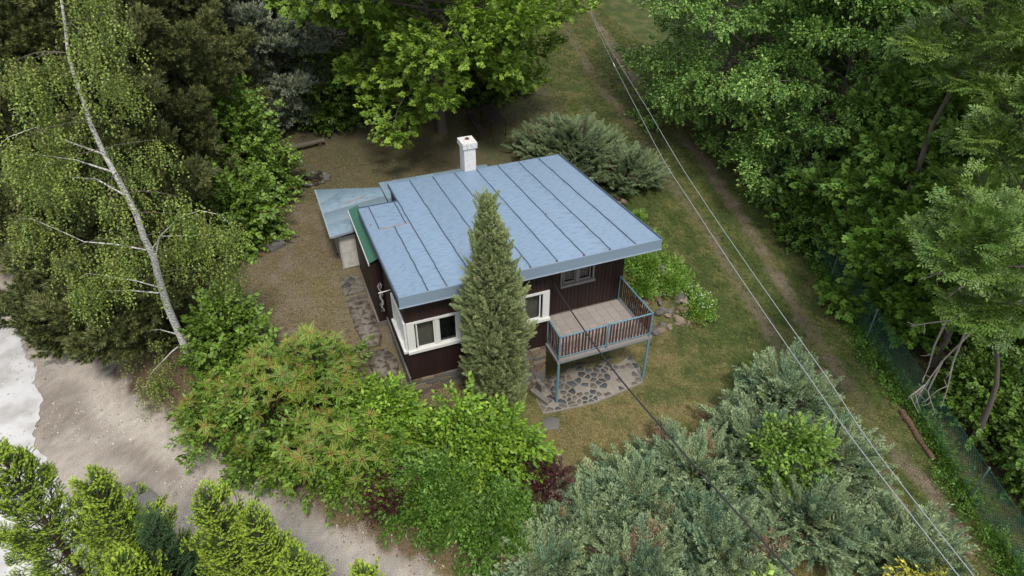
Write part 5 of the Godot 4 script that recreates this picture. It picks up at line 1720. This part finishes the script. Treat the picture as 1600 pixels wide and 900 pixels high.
		fir("fir_tree", on_ground(q[0], q[1]), q[4], firs.merged({"h": q[2], "r": q[3] * 1.15}), "lime tipped firs in the foreground")
	fir("spruce_tree", on_ground(-6.15, -5.5), "dark blue green spruce top between the lime tipped firs", {"mesh": "fir_old", "h": 5.3, "r": 0.95, "limbs": 90, "c1": Color(0.35, 0.42, 0.7), "c2": Color(0.5, 0.55, 1.0)})
	# rockery plants
	var herb := {"mesh": "small", "c1": Color(0.08, 0.16, 0.02), "c2": Color(0.15, 0.22, 0.04), "rc": 0.2, "sprays": 6}
	for q in [[8.7, 3.3, 0.45, 0.4, "green herb clump against the cabin's right wall"], [9.5, 2.8, 0.4, 0.3, "yellow green herb clump on the rockery's top"], [10.2, 2.0, 0.3, 0.2, "green herb clump between the rockery stones"], [10.9, 2.7, 0.45, 0.25, "green herb clump on the rockery's right shoulder"], [9.1, 2.0, 0.25, 0.2, "green herb clump above the balcony's right rail"], [11.2, 3.6, 0.5, 0.3, "green herb clump up the bank beside the lane"], [10.4, 4.2, 0.5, 0.45, "green herb clump behind the flowering plants"], [11.4, 6.6, 0.35, 0.5, "tall grassy clump up the bank near the dark juniper"], [9.4, 3.8, 0.6, 0.5, "wide green herb clump under the eaves at the right"], [11.1, 1.3, 0.4, 0.2, "green herb clump at the foot of the rockery"]]:
		shrub("herb_clump", on_ground(q[0], q[1]), q[4], "plant", herb.merged({"size": Vector3(q[2], q[3], q[2]), "clumps": 26}), "herbs on the rockery")
	var fl := shrub("flowering_plant", on_ground(11.4, 1.75), "low plant with small white flowers at the foot of the rockery", "plant", herb.merged({"size": Vector3(0.55, 0.25, 0.5), "clumps": 24}))
	var T: Array[Transform3D] = []
	var C := PackedColorArray()
	for i in 70:
		var a := rng.randf() * TAU
		var r := sqrt(rng.randf()) * 0.75
		T.append(Transform3D(Basis.from_euler(rvec() * 0.5) * Basis.from_scale(Vector3(0.03, 0.008, 0.03)), Vector3(cos(a) * r, rng.randf_range(0.3, 0.42), sin(a) * r)))
		C.append(Color(0.75, 0.75, 0.72))
	copies("white_flowers", S.rock2, M.grass, T, C, fl)
	# creeping cover along the fence foot
	T = []
	C = PackedColorArray()
	for i in 5200:
		var k := rng.randf() * (FENCE.size() - 3.0) + 1.5
		var k0 := int(k)
		var u: float = lerpf(FENCE[k0][0], FENCE[k0 + 1][0], k - k0) + rng.randf_range(-0.75, 0.6) * rng.randf()
		var v: float = lerpf(FENCE[k0][1], FENCE[k0 + 1][1], k - k0) + rng.randf_range(-0.3, 0.3)
		if n_mid.get_noise_2d(u * 0.7, v * 0.7) < -0.25: continue
		if v < -4.8 and v > -7.2 and line_d(FENCE, u, v) > 0.18: continue
		T.append(Transform3D(facing(rvec() + Vector3(0, 0.6, 0), Vector3.UP + rvec() * 0.5) * Basis.from_scale(Vector3.ONE * rng.randf_range(0.5, 1.0)), P(u, v, ground_h(u, v) + rng.randf_range(0.0, 0.22))))
		C.append(tint(Color(0.06, 0.12, 0.02), Color(0.1, 0.17, 0.03), rng.randf(), rng.randf_range(0.8, 1.2)))
	tag(copies("ground_cover", S.small, M.leaf, T, C, self), "creeping green ground cover along the foot of the fence", "ground cover")

func _ready() -> void:
	# camera, sky, sun, exposure
	var cam := Camera3D.new()
	cam.name = "camera"
	add_child(cam)
	cam.fov = 45.54
	cam.near = 0.1
	cam.far = 1500.0
	var pitch := 0.6389
	var yaw := 0.36943
	cam.position = P(-2.6, -15.067, 16.42)
	cam.look_at_from_position(cam.position, cam.position + P(sin(yaw) * cos(pitch), cos(yaw) * cos(pitch), -sin(pitch)), Vector3.UP)
	cam.current = true
	var env := Environment.new()
	env.background_mode = Environment.BG_SKY
	var sky := Sky.new()
	var sm := ProceduralSkyMaterial.new()
	sm.sky_top_color = Color(0.97, 0.985, 1.0)
	sm.sky_horizon_color = Color(0.6, 0.63, 0.67)
	sm.sky_curve = 0.35
	sm.ground_bottom_color = Color(0.2, 0.2, 0.17)
	sm.ground_horizon_color = Color(0.4, 0.42, 0.4)
	sm.sun_angle_max = 1.0
	sky.sky_material = sm
	env.sky = sky
	env.background_energy_multiplier = 0.8
	env.tonemap_mode = Environment.TONE_MAPPER_LINEAR
	env.tonemap_exposure = 1.74
	env.sdfgi_enabled = true
	env.ssao_enabled = true
	env.ssil_enabled = true
	var we := WorldEnvironment.new()
	we.name = "world_environment"
	we.environment = env
	add_child(we)
	var sun := DirectionalLight3D.new()
	sun.name = "sun"
	sun.light_energy = 0.5
	sun.light_angular_distance = 10.0
	sun.light_color = Color(1.0, 0.97, 0.92)
	sun.shadow_enabled = true
	add_child(sun)
	sun.look_at_from_position(P(-1.0, -12.0, 18.0), P(0, 0, 0), Vector3.UP)

	rng.seed = 20240517
	n_big = noise_of(0.22, 3, 3)
	n_mid = noise_of(0.9, 5, 3)
	n_fine = noise_of(3.5, 7, 2)
	build_materials()
	build_shapes()
	build_ground()
	build_cabin()
	build_shed()
	build_hardscape()
	build_fence()
	build_yard_things()
	build_wires()
	birch()
	build_plants()
	build_pebbles()
	build_grass()
